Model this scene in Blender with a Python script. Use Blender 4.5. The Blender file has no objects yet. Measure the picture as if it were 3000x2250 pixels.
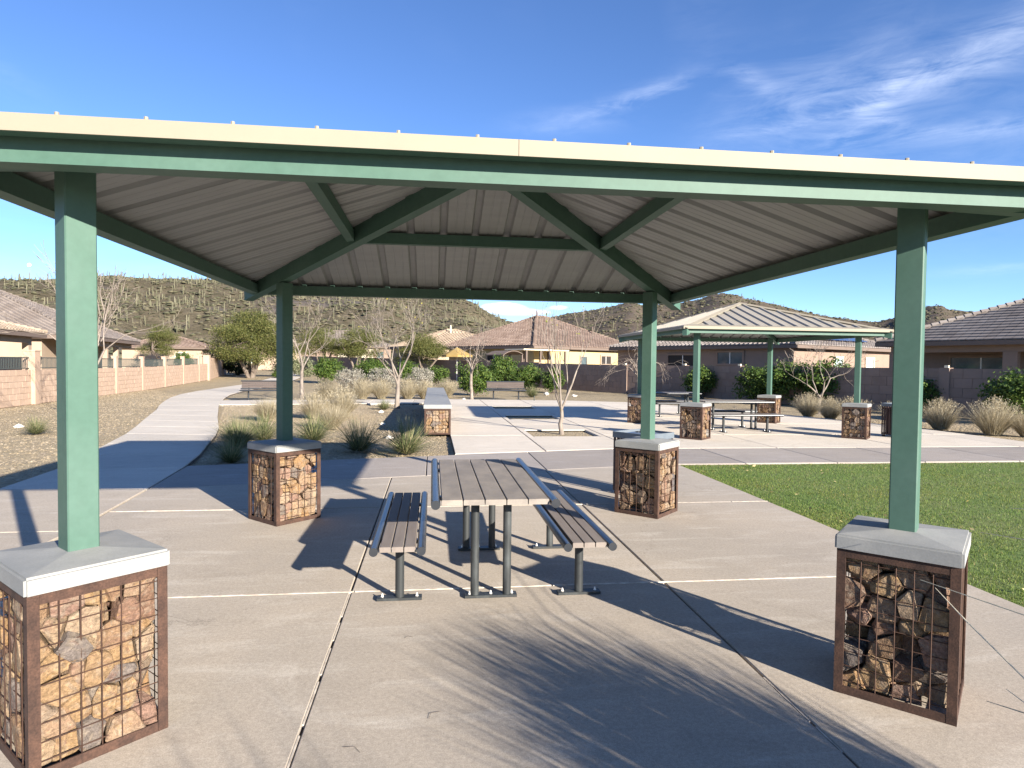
import bpy, bmesh, math, random
import numpy as np
from mathutils import Vector, Matrix, noise as mnoise

R = math.radians
rng = random.Random(7)
sc = bpy.context.scene
col = sc.collection

# ------------------------------------------------------------------ camera
cam_data = bpy.data.cameras.new('camera')
cam = bpy.data.objects.new('camera', cam_data)
col.objects.link(cam)
cam_data.sensor_width = 36.0
cam_data.lens = 22.743
cam_data.clip_start = 0.05
cam_data.clip_end = 6000
_pt, _rl, _yw = R(-1.774), R(0.620), R(7.032)
_f = Vector((math.sin(_yw) * math.cos(_pt), math.cos(_yw) * math.cos(_pt), math.sin(_pt)))
_r = Vector((math.cos(_yw), -math.sin(_yw), 0))
_u = _r.cross(_f)
_r2 = _r * math.cos(_rl) + _u * math.sin(_rl)
_u2 = _u * math.cos(_rl) - _r * math.sin(_rl)
_m = Matrix((( _r2.x, _u2.x, -_f.x, 0), (_r2.y, _u2.y, -_f.y, 0), (_r2.z, _u2.z, -_f.z, 1.6604), (0, 0, 0, 1)))
cam.matrix_world = _m
sc.camera = cam

# ------------------------------------------------------------------ light
SUN_AZ, SUN_EL = 147.7, 18.2          # azimuth clockwise from +Y
EXPOSURE = 1.65
SUN_STRENGTH = 4.9
SKY_STRENGTH = 0.080
sc.view_settings.view_transform = 'Standard'
sc.view_settings.look = 'None'
sc.view_settings.gamma = 1.0
sc.view_settings.exposure = EXPOSURE
sc.view_settings.use_curve_mapping = False
sun_data = bpy.data.lights.new('sun', 'SUN')
sun_data.energy = SUN_STRENGTH
sun_data.angle = R(0.53)
sun_data.color = (1.0, 0.915, 0.80)
sun = bpy.data.objects.new('sun', sun_data)
col.objects.link(sun)
_sd = Vector((math.sin(R(SUN_AZ)) * math.cos(R(SUN_EL)), math.cos(R(SUN_AZ)) * math.cos(R(SUN_EL)), math.sin(R(SUN_EL))))
sun.rotation_euler = _sd.to_track_quat('Z', 'Y').to_euler()
sun.location = _sd * 60

# ------------------------------------------------------------------ node helper
class NT:
    def __init__(self, tree):
        self.t = tree
        tree.nodes.clear()

    def n(self, typ, ins=None, **props):
        nd = self.t.nodes.new(typ)
        for k, v in props.items():
            setattr(nd, k, v)
        if ins:
            for k, v in ins.items():
                s = nd.inputs[k]
                if isinstance(v, bpy.types.NodeSocket):
                    self.t.links.new(v, s)
                else:
                    s.default_value = v
        return nd

    def m(self, op, a, b=0.0, c=None):
        ins = {0: a, 1: b}
        if c is not None:
            ins[2] = c
        return self.n('ShaderNodeMath', ins, operation=op).outputs[0]

    def mixc(self, fac, a, b, mode='MIX'):
        nd = self.n('ShaderNodeMix', data_type='RGBA', blend_type=mode)
        for k, v in ((0, fac), (6, a), (7, b)):
            s = nd.inputs[k]
            if isinstance(v, bpy.types.NodeSocket):
                self.t.links.new(v, s)
            else:
                s.default_value = v if k == 0 else (*v[:3], 1)
        return nd.outputs[2]

    def ramp(self, fac, stops, interp='LINEAR'):
        nd = self.n('ShaderNodeValToRGB', {0: fac})
        cr = nd.color_ramp
        cr.interpolation = interp
        while len(cr.elements) > 1:
            cr.elements.remove(cr.elements[-1])
        for i, (p, c) in enumerate(stops):
            e = cr.elements[0] if i == 0 else cr.elements.new(p)
            e.position = p
            c = (c, c, c) if isinstance(c, (int, float)) else c
            e.color = (*c, 1)
        return nd.outputs[0]

    def noise(self, vec, scale, detail=4.0, rough=0.55, dist=0.0):
        ins = {'Scale': scale, 'Detail': detail, 'Roughness': rough, 'Distortion': dist}
        if vec is not None:
            ins['Vector'] = vec
        return self.n('ShaderNodeTexNoise', ins).outputs[0]

    def maprange(self, v, a, b, c=0.0, d=1.0):
        return self.n('ShaderNodeMapRange', {0: v, 1: a, 2: b, 3: c, 4: d}).outputs[0]

    def scaled(self, vec, s, rot=(0, 0, 0), loc=(0, 0, 0)):
        return self.n('ShaderNodeMapping', {'Vector': vec, 'Scale': s, 'Rotation': rot, 'Location': loc}).outputs[0]

# ------------------------------------------------------------------ sky
world = bpy.data.worlds.new('World')
sc.world = world
world.use_nodes = True
W = NT(world.node_tree)
sky = W.n('ShaderNodeTexSky', sky_type='NISHITA')
sky.sun_disc = False
sky.sun_elevation = R(SUN_EL)
sky.sun_rotation = R(SUN_AZ)
sky.altitude = 750
sky.air_density = 0.78
sky.dust_density = 0.05
sky.ozone_density = 4.0
tc = W.n('ShaderNodeTexCoord').outputs['Generated']
nrm = W.n('ShaderNodeVectorMath', {0: tc}, operation='NORMALIZE').outputs[0]
sep = W.n('ShaderNodeSeparateXYZ', {0: nrm})
dx, dy, dz = sep.outputs
az = W.m('MULTIPLY', W.m('ARCTAN2', dx, dy), 57.29578)
el = W.m('MULTIPLY', W.m('ARCSINE', dz), 57.29578)
uv = W.n('ShaderNodeCombineXYZ', {0: az, 1: el, 2: 0.0}).outputs[0]

def blob(u0, v0, su, sv, rot, amp):
    du = W.m('SUBTRACT', az, u0)
    dv = W.m('SUBTRACT', el, v0)
    c, s = math.cos(R(rot)), math.sin(R(rot))
    a = W.m('ADD', W.m('MULTIPLY', du, c / su), W.m('MULTIPLY', dv, s / su))
    b = W.m('SUBTRACT', W.m('MULTIPLY', dv, c / sv), W.m('MULTIPLY', du, s / sv))
    q = W.m('ADD', W.m('MULTIPLY', a, a), W.m('MULTIPLY', b, b))
    return W.m('MULTIPLY', W.m('EXPONENT', W.m('MULTIPLY', q, -1.0)), amp)

def addall(lst):
    o = lst[0]
    for x in lst[1:]:
        o = W.m('ADD', o, x)
    return o

fib = W.noise(W.scaled(uv, (0.075, 0.42, 1), (0, 0, R(-16))), 1.0, 9.0, 0.62, 0.9)
fib2 = W.noise(W.scaled(uv, (0.16, 0.55, 1), (0, 0, R(25)), (3, 1, 0)), 1.0, 8.0, 0.65, 1.1)
wide = W.noise(W.scaled(uv, (0.03, 0.07, 1), (0, 0, 0), (7.3, 2.1, 0)), 1.0, 4.0, 0.5, 0.5)
streaks = addall([
    blob(42.5, 21.5, 7.5, 1.5, 14, 1.05), blob(37.0, 20.2, 2.2, 0.9, 25, 0.9), blob(36.0, 18.6, 1.9, 0.75, -18, 0.95),
    blob(33.8, 17.4, 1.3, 0.6, 5, 0.85), blob(27.2, 22.2, 2.4, 0.7, -32, 0.55), blob(18.0, 22.0, 4.5, 0.7, 12, 0.75),
    blob(29.5, 18.8, 4.2, 0.4, 3, 0.55), blob(41.0, 16.8, 7.0, 0.6, -4, 0.5), blob(31.0, 20.5, 7.5, 2.4, 20, 0.38),
    blob(12.0, 20.3, 5.0, 1.0, 4, 0.30), blob(-31.0, 18.8, 3.0, 1.0, -30, 0.12), blob(43.0, 12.0, 5.0, 0.5, 4, 0.35),
    blob(44.0, 7.0, 4.0, 0.4, 0, 0.35), blob(70, 20, 14, 3, 10, 0.7), blob(-80, 24, 16, 3, -12, 0.5)])
fibm = W.maprange(W.m('ADD', W.m('MULTIPLY', fib, 0.6), W.m('MULTIPLY', fib2, 0.4)), 0.40, 0.68)
cir = W.m('MULTIPLY', W.m('MULTIPLY', streaks, fibm), 0.36)
veil = W.m('MULTIPLY', W.maprange(wide, 0.5, 0.75), W.m('MULTIPLY', fibm, 0.10))
dens = W.m('MINIMUM', W.m('ADD', cir, veil), 0.85)
skyc = sky.outputs[0]
hs = W.n('ShaderNodeHueSaturation', {'Hue': 0.506, 'Saturation': 1.05, 'Value': 1.0, 'Fac': 1.0, 'Color': skyc}).outputs[0]
withcir = W.mixc(dens, hs, (7.0, 7.4, 8.2))
pn = W.noise(W.scaled(uv, (0.55, 1.5, 1), (0, 0, 0), (1.7, 4.2, 0)), 1.0, 7.0, 0.6, 0.3)
puff = addall([blob(6.2, 4.85, 2.1, 0.55, 0, 1.0), blob(8.6, 4.5, 2.0, 0.28, 0, 0.8), blob(11.0, 5.0, 1.2, 0.25, 0, 0.6), blob(-60, 5.5, 5, 0.9, 0, 0.9)])
pd = W.maprange(W.m('MULTIPLY', puff, W.m('ADD', pn, 0.45)), 0.28, 0.62)
pcol = W.mixc(W.maprange(W.m('ADD', el, W.m('MULTIPLY', pn, 0.8)), 4.75, 5.5), (4.0, 4.4, 5.8), (8.6, 8.6, 8.8))
withpuff = W.mixc(pd, withcir, pcol)
bg = W.n('ShaderNodeBackground', {'Color': withpuff, 'Strength': SKY_STRENGTH})
wo = W.n('ShaderNodeOutputWorld')
world.node_tree.links.new(bg.outputs[0], wo.inputs[0])

# ------------------------------------------------------------------ materials
MATS = {}

def mat(name, base, var=None, scale=4.0, detail=5.0, rough=0.7, metal=0.0, bump=0.0, bscale=None, spec=0.4,
        lo=0.35, hi=0.65, stretch=(1, 1, 1), island=None, objvar=None, fine=None, trans=0.0, bdist=0.01):
    """base colour with a noise towards var; island / objvar = colour stops per loose piece / per object."""
    if name in MATS:
        return MATS[name]
    m = bpy.data.materials.new(name)
    m.use_nodes = True
    t = NT(m.node_tree)
    crd = t.n('ShaderNodeTexCoord').outputs['Object']
    vec = t.scaled(crd, stretch)
    c = None
    if island:
        g = t.n('ShaderNodeNewGeometry').outputs['Random Per Island']
        c = t.ramp(g, island)
    if objvar:
        oi = t.n('ShaderNodeObjectInfo').outputs['Random']
        c = t.ramp(oi, objvar)
        vec = t.n('ShaderNodeVectorMath', {0: vec, 1: t.n('ShaderNodeCombineXYZ', {0: t.m('MULTIPLY', oi, 37.0), 1: t.m('MULTIPLY', oi, 11.0), 2: 0.0}).outputs[0]}, operation='ADD').outputs[0]
    if c is None:
        c = t.mixc(0.0, base, base)
    if var is not None:
        nz = t.noise(vec, scale, detail)
        c = t.mixc(t.maprange(nz, lo, hi), c, var) if not (island or objvar) else t.mixc(t.maprange(nz, lo, hi), c, t.mixc(1.0, c, var, 'MULTIPLY'))
    if fine is not None:
        fz = t.noise(vec, fine[0], 2.0)
        c = t.mixc(fine[1], c, t.ramp(fz, [(0.3, 0.0), (0.7, 1.0)]), 'OVERLAY')
    ins = {'Base Color': c, 'Roughness': rough, 'Metallic': metal}
    b = t.n('ShaderNodeBsdfPrincipled', ins)
    b.inputs['Specular IOR Level'].default_value = spec
    if bump:
        bz = t.noise(vec, bscale or scale * 4, 5.0, 0.6)
        bn = t.n('ShaderNodeBump', {'Strength': bump, 'Distance': bdist, 'Height': bz})
        m.node_tree.links.new(bn.outputs[0], b.inputs['Normal'])
    out = t.n('ShaderNodeOutputMaterial')
    if trans:
        tr = t.n('ShaderNodeBsdfTranslucent', {'Color': c})
        mx = t.n('ShaderNodeMixShader', {0: trans, 1: b.outputs[0], 2: tr.outputs[0]})
        m.node_tree.links.new(mx.outputs[0], out.inputs[0])
    else:
        m.node_tree.links.new(b.outputs[0], out.inputs[0])
    MATS[name] = m
    return m

def concrete(name, base, patch, pale, streak_rot=0.0):
    m = bpy.data.materials.new(name)
    m.use_nodes = True
    t = NT(m.node_tree)
    crd = t.n('ShaderNodeTexCoord').outputs['Object']
    oi = t.n('ShaderNodeObjectInfo').outputs['Random']
    big = t.noise(crd, 0.55, 5.0, 0.6, 0.6)
    c = t.mixc(t.maprange(big, 0.35, 0.68), base, patch)
    st = t.noise(t.scaled(crd, (0.9, 4.0, 1), (0, 0, streak_rot)), 1.3, 6.0, 0.65, 0.4)
    c = t.mixc(t.maprange(st, 0.52, 0.74, 0.0, 0.7), c, pale)
    dk = t.noise(t.scaled(crd, (1, 1, 1), (0, 0, 0), (5, 9, 0)), 2.2, 7.0, 0.7, 0.8)
    c = t.mixc(t.maprange(dk, 0.52, 0.72, 0.0, 0.36), c, tuple(v * 0.62 for v in base))
    wear = t.noise(crd, 0.9, 8.0, 0.75, 1.2)
    c = t.mixc(t.maprange(wear, 0.60, 0.68, 0.0, 0.30), c, pale)
    crk = t.n('ShaderNodeTexVoronoi', {'Vector': t.n('ShaderNodeVectorMath', {0: crd, 1: t.n('ShaderNodeCombineXYZ', {0: t.m('MULTIPLY', wear, 0.9), 1: t.m('MULTIPLY', dk, 0.9), 2: 0.0}).outputs[0]}, operation='ADD').outputs[0], 'Scale': 0.33}, feature='DISTANCE_TO_EDGE').outputs['Distance']
    c = t.mixc(t.m('MULTIPLY', t.maprange(crk, 0.0020, 0.0006, 0.0, 0.38), t.maprange(big, 0.47, 0.53)), c, tuple(v * 0.35 for v in base))
    spots = t.noise(crd, 9.0, 3.0, 0.5)
    c = t.mixc(t.maprange(spots, 0.68, 0.75, 0.0, 0.25), c, tuple(v * 0.55 for v in base))
    tone = t.maprange(oi, 0.0, 1.0, 0.93, 1.06)
    c = t.mixc(1.0, c, t.n('ShaderNodeCombineXYZ', {0: tone, 1: tone, 2: tone}).outputs[0], 'MULTIPLY')
    gr = t.noise(crd, 170.0, 2.0, 0.6)
    c = t.mixc(0.24, c, t.ramp(gr, [(0.3, 0.1), (0.7, 0.9)]), 'OVERLAY')
    gr2 = t.noise(crd, 46.0, 4.0, 0.7)
    c = t.mixc(0.22, c, t.ramp(gr2, [(0.3, 0.15), (0.7, 0.85)]), 'OVERLAY')
    b = t.n('ShaderNodeBsdfPrincipled', {'Base Color': c, 'Roughness': t.maprange(big, 0.3, 0.7, 0.82, 0.95)})
    b.inputs['Specular IOR Level'].default_value = 0.12
    broom = t.noise(t.scaled(crd, (4, 90, 1), (0, 0, streak_rot)), 1.0, 3.0, 0.5)
    hh = t.m('ADD', t.m('MULTIPLY', gr, 0.5), t.m('MULTIPLY', broom, 0.6))
    bn = t.n('ShaderNodeBump', {'Strength': 0.22, 'Distance': 0.004, 'Height': hh})
    m.node_tree.links.new(bn.outputs[0], b.inputs['Normal'])
    out = t.n('ShaderNodeOutputMaterial')
    m.node_tree.links.new(b.outputs[0], out.inputs[0])
    return m

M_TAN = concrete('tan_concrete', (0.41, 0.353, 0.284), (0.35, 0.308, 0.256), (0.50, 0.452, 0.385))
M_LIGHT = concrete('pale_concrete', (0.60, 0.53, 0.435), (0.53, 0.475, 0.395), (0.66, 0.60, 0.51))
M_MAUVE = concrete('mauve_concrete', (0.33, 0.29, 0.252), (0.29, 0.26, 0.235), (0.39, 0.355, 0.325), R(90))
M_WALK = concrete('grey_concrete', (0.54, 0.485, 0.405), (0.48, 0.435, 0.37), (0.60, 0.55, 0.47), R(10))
M_CAULK = mat('caulk', (0.62, 0.56, 0.47), (0.38, 0.32, 0.26), 14, rough=0.8)
M_JOINT = mat('dirty_joint', (0.06, 0.05, 0.042), (0.14, 0.11, 0.085), 6, rough=0.95)
M_CAP = mat('cap_concrete', (0.275, 0.275, 0.262), (0.215, 0.22, 0.215), 5, 9, rough=0.8, bump=0.12, bscale=70, fine=(120, 0.06), bdist=0.004)
M_GREEN = mat('green_paint', (0.058, 0.116, 0.088), (0.080, 0.140, 0.112), 2.2, 9, rough=0.55, spec=0.28, bump=0.05, bscale=140, bdist=0.001, lo=0.46, hi=0.80, fine=(30, 0.05))
M_CREAM = mat('cream_paint', (0.262, 0.232, 0.176), (0.245, 0.217, 0.165), 3, rough=0.6, spec=0.2, bump=0.02, bscale=90)
M_SOFFIT = mat('roof_sheet_underside', (0.295, 0.303, 0.302), (0.265, 0.272, 0.27), 2.0, rough=0.5, stretch=(1, 6, 1))
M_PANEL = mat('roof_sheet', (0.30, 0.272, 0.225), (0.275, 0.25, 0.205), 2.0, rough=0.48, stretch=(1, 6, 1))
M_RUST = mat('rusted_steel', (0.036, 0.019, 0.0135), (0.068, 0.035, 0.023), 14, 9, rough=0.85, metal=0.0, bump=0.4, bscale=110, bdist=0.003, fine=(140, 0.3))
M_WIRE = mat('rusted_wire', (0.038, 0.018, 0.012), (0.062, 0.032, 0.02), 30, rough=0.8)
M_BLACK = mat('black_coat', (0.022, 0.025, 0.03), (0.032, 0.035, 0.04), 8, rough=0.28, spec=0.55, bump=0.03, bscale=200)
M_POST = mat('scuffed_black_coat', (0.024, 0.027, 0.028), (0.085, 0.095, 0.095), 9, 8, rough=0.5, spec=0.45, lo=0.52, hi=0.85, stretch=(1, 1, 0.35))
M_PLANK = mat('brown_plank', (0.165, 0.137, 0.118), (0.20, 0.17, 0.148), 3, 7, rough=0.72, bump=0.12, bscale=45, stretch=(5, 0.6, 5), fine=(120, 0.12), bdist=0.004)
M_PLANKW = mat('brown_plank_wiped', (0.185, 0.163, 0.143), (0.255, 0.222, 0.188), 3.4, 8, rough=0.7, bump=0.12, bscale=45, stretch=(2.4, 1.2, 3), fine=(120, 0.12), bdist=0.004)
M_PBPLANK = mat('dark_bench_plank', (0.055, 0.040, 0.034), (0.075, 0.056, 0.048), 3, 6, rough=0.7, stretch=(0.6, 5, 5))
M_BOLT = mat('zinc', (0.72, 0.70, 0.66), rough=0.4, metal=0.3)
def stone_mat():
    m = bpy.data.materials.new('quarry_stone')
    m.use_nodes = True
    t = NT(m.node_tree)
    crd = t.n('ShaderNodeTexCoord').outputs['Object']
    oi = t.n('ShaderNodeObjectInfo').outputs['Random']
    vec = t.n('ShaderNodeVectorMath', {0: crd, 1: t.n('ShaderNodeCombineXYZ', {0: t.m('MULTIPLY', oi, 37.0), 1: t.m('MULTIPLY', oi, 11.0), 2: t.m('MULTIPLY', oi, 5.0)}).outputs[0]}, operation='ADD').outputs[0]
    stops = [(0.243, 0.158, 0.086), (0.268, 0.190, 0.120), (0.196, 0.117, 0.079), (0.235, 0.143, 0.070), (0.220, 0.161, 0.113), (0.255, 0.172, 0.110), (0.212, 0.131, 0.097),
             (0.255, 0.165, 0.086), (0.140, 0.116, 0.101), (0.220, 0.139, 0.081), (0.273, 0.200, 0.134), (0.172, 0.102, 0.067)]
    base = t.ramp(oi, [(k / 12, c) for k, c in enumerate(stops)], 'CONSTANT')
    n1 = t.noise(vec, 11.0, 10.0, 0.68, 1.4)
    c = t.mixc(t.maprange(n1, 0.50, 0.64, 0.0, 0.75), base, (0.245, 0.198, 0.148))
    n2 = t.noise(t.scaled(vec, (1, 1, 1), (0, 0, 0), (3, 8, 1)), 8.0, 9.0, 0.7, 1.8)
    c = t.mixc(t.maprange(n2, 0.54, 0.66, 0.0, 0.65), c, (0.155, 0.085, 0.062))
    n3 = t.noise(t.scaled(vec, (1, 1, 2.2), (0.4, 0.3, 0), (7, 2, 9)), 16.0, 8.0, 0.7, 1.0)
    c = t.mixc(t.maprange(n3, 0.58, 0.70, 0.0, 0.7), c, (0.075, 0.058, 0.048))
    c = t.mixc(t.maprange(n3, 0.40, 0.33, 0.0, 0.6), c, (0.25, 0.15, 0.055))
    n4 = t.noise(vec, 55.0, 6.0, 0.75, 0.6)
    c = t.mixc(0.55, c, t.ramp(n4, [(0.32, 0.12), (0.5, 0.48), (0.68, 0.9)]), 'OVERLAY')
    b = t.n('ShaderNodeBsdfPrincipled', {'Base Color': c, 'Roughness': 0.85})
    b.inputs['Specular IOR Level'].default_value = 0.25
    h = t.m('ADD', t.m('MULTIPLY', t.noise(vec, 22.0, 8.0, 0.65), 1.0), t.m('MULTIPLY', n3, 0.6))
    bn = t.n('ShaderNodeBump', {'Strength': 1.0, 'Distance': 0.026, 'Height': h})
    m.node_tree.links.new(bn.outputs[0], b.inputs['Normal'])
    o = t.n('ShaderNodeOutputMaterial')
    m.node_tree.links.new(b.outputs[0], o.inputs[0])
    return m

M_STONE = stone_mat()
M_STONE_MASS = mat('quarry_stone_mass', (0.259, 0.189, 0.119), (0.720, 0.648, 0.594), 13, 9, rough=0.85, bump=0.6, bscale=38, bdist=0.012,
                   island=[(0.0, (0.253, 0.173, 0.097)), (0.3, (0.273, 0.206, 0.144)), (0.5, (0.203, 0.120, 0.060)), (0.7, (0.167, 0.095, 0.077)), (0.85, (0.142, 0.124, 0.113)), (1.0, (0.263, 0.192, 0.125))])
M_BLOCK = mat('tan_block', (0.32, 0.236, 0.175), (0.9, 0.88, 0.86), 1.2, 5, rough=0.9, bump=0.12, bscale=14, bdist=0.02,
              objvar=[(0.0, (0.39, 0.285, 0.21)), (0.5, (0.41, 0.30, 0.222)), (1.0, (0.425, 0.315, 0.235))])
M_MORTAR = mat('mortar', (0.33, 0.225, 0.16), rough=0.95)
M_DBLOCK = mat('brown_block', (0.25, 0.18, 0.14), (0.9, 0.88, 0.86), 1.2, 5, rough=0.9, bump=0.12, bscale=14, bdist=0.02,
               objvar=[(0.0, (0.24, 0.172, 0.135)), (0.5, (0.255, 0.185, 0.146)), (1.0, (0.27, 0.195, 0.155))])
M_DMORTAR = mat('brown_mortar', (0.17, 0.125, 0.10), rough=0.95)
M_IRON = mat('dark_iron', (0.05, 0.06, 0.055), rough=0.5)
M_GLASS = mat('window_glass', (0.05, 0.075, 0.085), (0.10, 0.13, 0.14), 1.2, rough=0.06, spec=0.9)
M_BLIND = mat('blind_glass', (0.42, 0.50, 0.52), (0.34, 0.44, 0.47), 1.0, rough=0.15, spec=0.7)
M_TRIMC = mat('cream_trim', (0.62, 0.55, 0.42), rough=0.8)
M_WHITE = mat('white_paint', (0.75, 0.73, 0.68), rough=0.6)
M_DARKIN = mat('dark_interior', (0.03, 0.026, 0.024), rough=0.9)
M_WDARK = mat('trash_steel', (0.06, 0.032, 0.028), rough=0.5)
M_LID = mat('blue_grey_steel', (0.12, 0.145, 0.18), (0.16, 0.185, 0.21), 6, rough=0.35, metal=0.2)
M_GRAVELSTONE = mat('gravel_pebbles', (0.3, 0.25, 0.18), rough=0.95,
                    island=[(0.0, (0.30, 0.235, 0.15)), (0.35, (0.36, 0.285, 0.18)), (0.6, (0.22, 0.175, 0.115)), (0.93, (0.42, 0.345, 0.24)), (1.0, (0.22, 0.175, 0.13))])
M_WHITESTONE = mat('white_stone', (0.72, 0.69, 0.62), (0.55, 0.51, 0.45), 8, rough=0.9)

def gravel_mat():
    m = bpy.data.materials.new('gravel_ground')
    m.use_nodes = True
    t = NT(m.node_tree)
    crd = t.n('ShaderNodeTexCoord').outputs['Object']
    v1 = t.n('ShaderNodeTexVoronoi', {'Vector': crd, 'Scale': 26.0, 'Randomness': 1.0})
    cc = t.n('ShaderNodeSeparateColor', {0: v1.outputs['Color']}).outputs[0]
    c = t.ramp(cc, [(0.0, (0.25, 0.195, 0.12)), (0.35, (0.36, 0.285, 0.18)), (0.7, (0.42, 0.345, 0.225)), (1.0, (0.30, 0.24, 0.16))])
    big = t.noise(crd, 0.35, 6.0, 0.6, 0.5)
    c = t.mixc(t.maprange(big, 0.40, 0.65, 0.0, 0.55), c, (0.29, 0.235, 0.16))
    mid = t.noise(crd, 2.4, 5.0, 0.6)
    c = t.mixc(t.maprange(mid, 0.5, 0.7, 0.0, 0.5), c, (0.23, 0.20, 0.115))
    far = t.noise(crd, 0.05, 6.0, 0.6)
    ys = t.n('ShaderNodeSeparateXYZ', {0: crd}).outputs[1]
    desert = t.ramp(far, [(0.3, (0.15, 0.125, 0.075)), (0.6, (0.24, 0.19, 0.125))])
    c = t.mixc(t.maprange(ys, 90, 140), c, desert)
    b = t.n('ShaderNodeBsdfPrincipled', {'Base Color': c, 'Roughness': 0.95})
    b.inputs['Specular IOR Level'].default_value = 0.15
    h = t.m('ADD', t.m('MULTIPLY', v1.outputs['Distance'], -1.0), t.m('MULTIPLY', mid, 0.9))
    bn = t.n('ShaderNodeBump', {'Strength': 0.9, 'Distance': 0.03, 'Height': h})
    m.node_tree.links.new(bn.outputs[0], b.inputs['Normal'])
    out = t.n('ShaderNodeOutputMaterial')
    m.node_tree.links.new(b.outputs[0], out.inputs[0])
    return m

M_GRAVEL = gravel_mat()

# ------------------------------------------------------------------ mesh helper
class MB:
    def __init__(s):
        s.v, s.f = [], []

    def add(s, vs, fs):
        k = len(s.v)
        s.v.extend(tuple(p) for p in vs)
        s.f.extend(tuple(i + k for i in q) for q in fs)
        return s

    def box(s, c, size, rz=0.0, mtx=None):
        hx, hy, hz = size[0] / 2, size[1] / 2, size[2] / 2
        ps = [Vector((x, y, z)) for z in (-hz, hz) for y in (-hy, hy) for x in (-hx, hx)]
        if mtx is not None:
            ps = [mtx @ p for p in ps]
        elif rz:
            cz, sz = math.cos(rz), math.sin(rz)
            ps = [Vector((p.x * cz - p.y * sz, p.x * sz + p.y * cz, p.z)) for p in ps]
        ps = [(p.x + c[0], p.y + c[1], p.z + c[2]) for p in ps]
        return s.add(ps, [(0, 2, 3, 1), (4, 5, 7, 6), (0, 1, 5, 4), (2, 6, 7, 3), (0, 4, 6, 2), (1, 3, 7, 5)])

    def bar(s, a, b, w, h, up=(0, 0, 1)):
        """rectangular bar from a to b, w across, h along up."""
        a, b = Vector(a), Vector(b)
        d = (b - a).normalized()
        x = d.cross(Vector(up)).normalized()
        u = x.cross(d)
        ps = []
        for p in (a, b):
            for i, j in ((-1, -1), (1, -1), (1, 1), (-1, 1)):
                ps.append(p + x * (w / 2 * i) + u * (h / 2 * j))
        return s.add(ps, [(3, 2, 1, 0), (4, 5, 6, 7), (0, 1, 5, 4), (1, 2, 6, 5), (2, 3, 7, 6), (3, 0, 4, 7)])

    def tube(s, pts, rad, n=8, cap=True):
        pts = [Vector(p) for p in pts]
        rads = rad if isinstance(rad, (list, tuple)) else [rad] * len(pts)
        k = len(s.v)
        prev = None
        for i, p in enumerate(pts):
            d = (pts[min(i + 1, len(pts) - 1)] - pts[max(i - 1, 0)])
            d = d.normalized() if d.length > 1e-9 else Vector((0, 0, 1))
            if prev is None:
                x = d.cross(Vector((0, 0, 1)))
                if x.length < 1e-3:
                    x = d.cross(Vector((1, 0, 0)))
            else:
                x = prev - d * prev.dot(d)
            x.normalize()
            prev = x
            y = d.cross(x)
            for j in range(n):
                a = 2 * math.pi * j / n
                q = p + (x * math.cos(a) + y * math.sin(a)) * rads[i]
                s.v.append((q.x, q.y, q.z))
        for i in range(len(pts) - 1):
            for j in range(n):
                a, b = k + i * n + j, k + i * n + (j + 1) % n
                s.f.append((a, b, b + n, a + n))
        if cap:
            e = k + (len(pts) - 1) * n
            c0, c1 = s.v[k:k + n], s.v[e:e + n]
            q = len(s.v)
            s.v += c0 + c1
            s.f.append(tuple(q + j for j in range(n))[::-1])
            s.f.append(tuple(q + n + j for j in range(n)))
        return s

    def prism(s, poly, z0, z1, bev=0.0):
        """upright prism over a counter-clockwise polygon with an eased top edge."""
        n = len(poly)
        if bev > 0:
            ins = inset(poly, bev)
            vs = [(x, y, z0) for x, y in poly] + [(x, y, z1 - bev) for x, y in poly] + [(x, y, z1) for x, y in ins]
            fs = [tuple(range(2 * n, 3 * n))]
            for i in range(n):
                j = (i + 1) % n
                fs += [(i, j, n + j, n + i), (n + i, n + j, 2 * n + j, 2 * n + i)]
        else:
            vs = [(x, y, z0) for x, y in poly] + [(x, y, z1) for x, y in poly]
            fs = [tuple(range(n, 2 * n))] + [(i, (i + 1) % n, n + (i + 1) % n, n + i) for i in range(n)]
        fs.append(tuple(range(n))[::-1])
        return s.add(vs, fs)

    def mesh(s, name, m=None, smooth=False):
        me = bpy.data.meshes.new(name)
        me.from_pydata(s.v, [], s.f)
        if m:
            me.materials.append(m)
        if smooth:
            me.polygons.foreach_set('use_smooth', [True] * len(me.polygons))
        me.update()
        return me

    def build(s, name, m, parent=None, smooth=False, **kw):
        return link(name, s.mesh(name, m, smooth), parent, **kw)

def inset(poly, d):
    n = len(poly)
    out = []
    for i in range(n):
        p0, p1, p2 = Vector(poly[i - 1]), Vector(poly[i]), Vector(poly[(i + 1) % n])
        e1, e2 = (p1 - p0), (p2 - p1)
        e1 = e1.normalized() if e1.length > 1e-6 else Vector((1, 0))
        e2 = e2.normalized() if e2.length > 1e-6 else e1
        n1, n2 = Vector((-e1.y, e1.x)), Vector((-e2.y, e2.x))
        b = n1 + n2
        if b.length < 1e-6:
            b = n1
        b.normalize()
        k = d / max(0.35, b.dot(n1))
        out.append((p1.x + b.x * k, p1.y + b.y * k))
    return out

def link(name, data, parent=None, loc=None, rz=0.0, kind=None, label=None, scale=None):
    o = bpy.data.objects.new(name, data)
    col.objects.link(o)
    if parent is not None:
        o.parent = parent
    if loc is not None:
        o.location = loc
    if rz:
        o.rotation_euler = (0, 0, rz)
    if scale is not None:
        o.scale = scale if isinstance(scale, (tuple, list)) else (scale,) * 3
    if kind:
        o['kind'] = kind
    if label:
        o['label'] = label
    return o

def tag(o, label, cat, group=None):
    o['label'] = label
    o['category'] = cat
    if group:
        o['group'] = group
    return o

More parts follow.
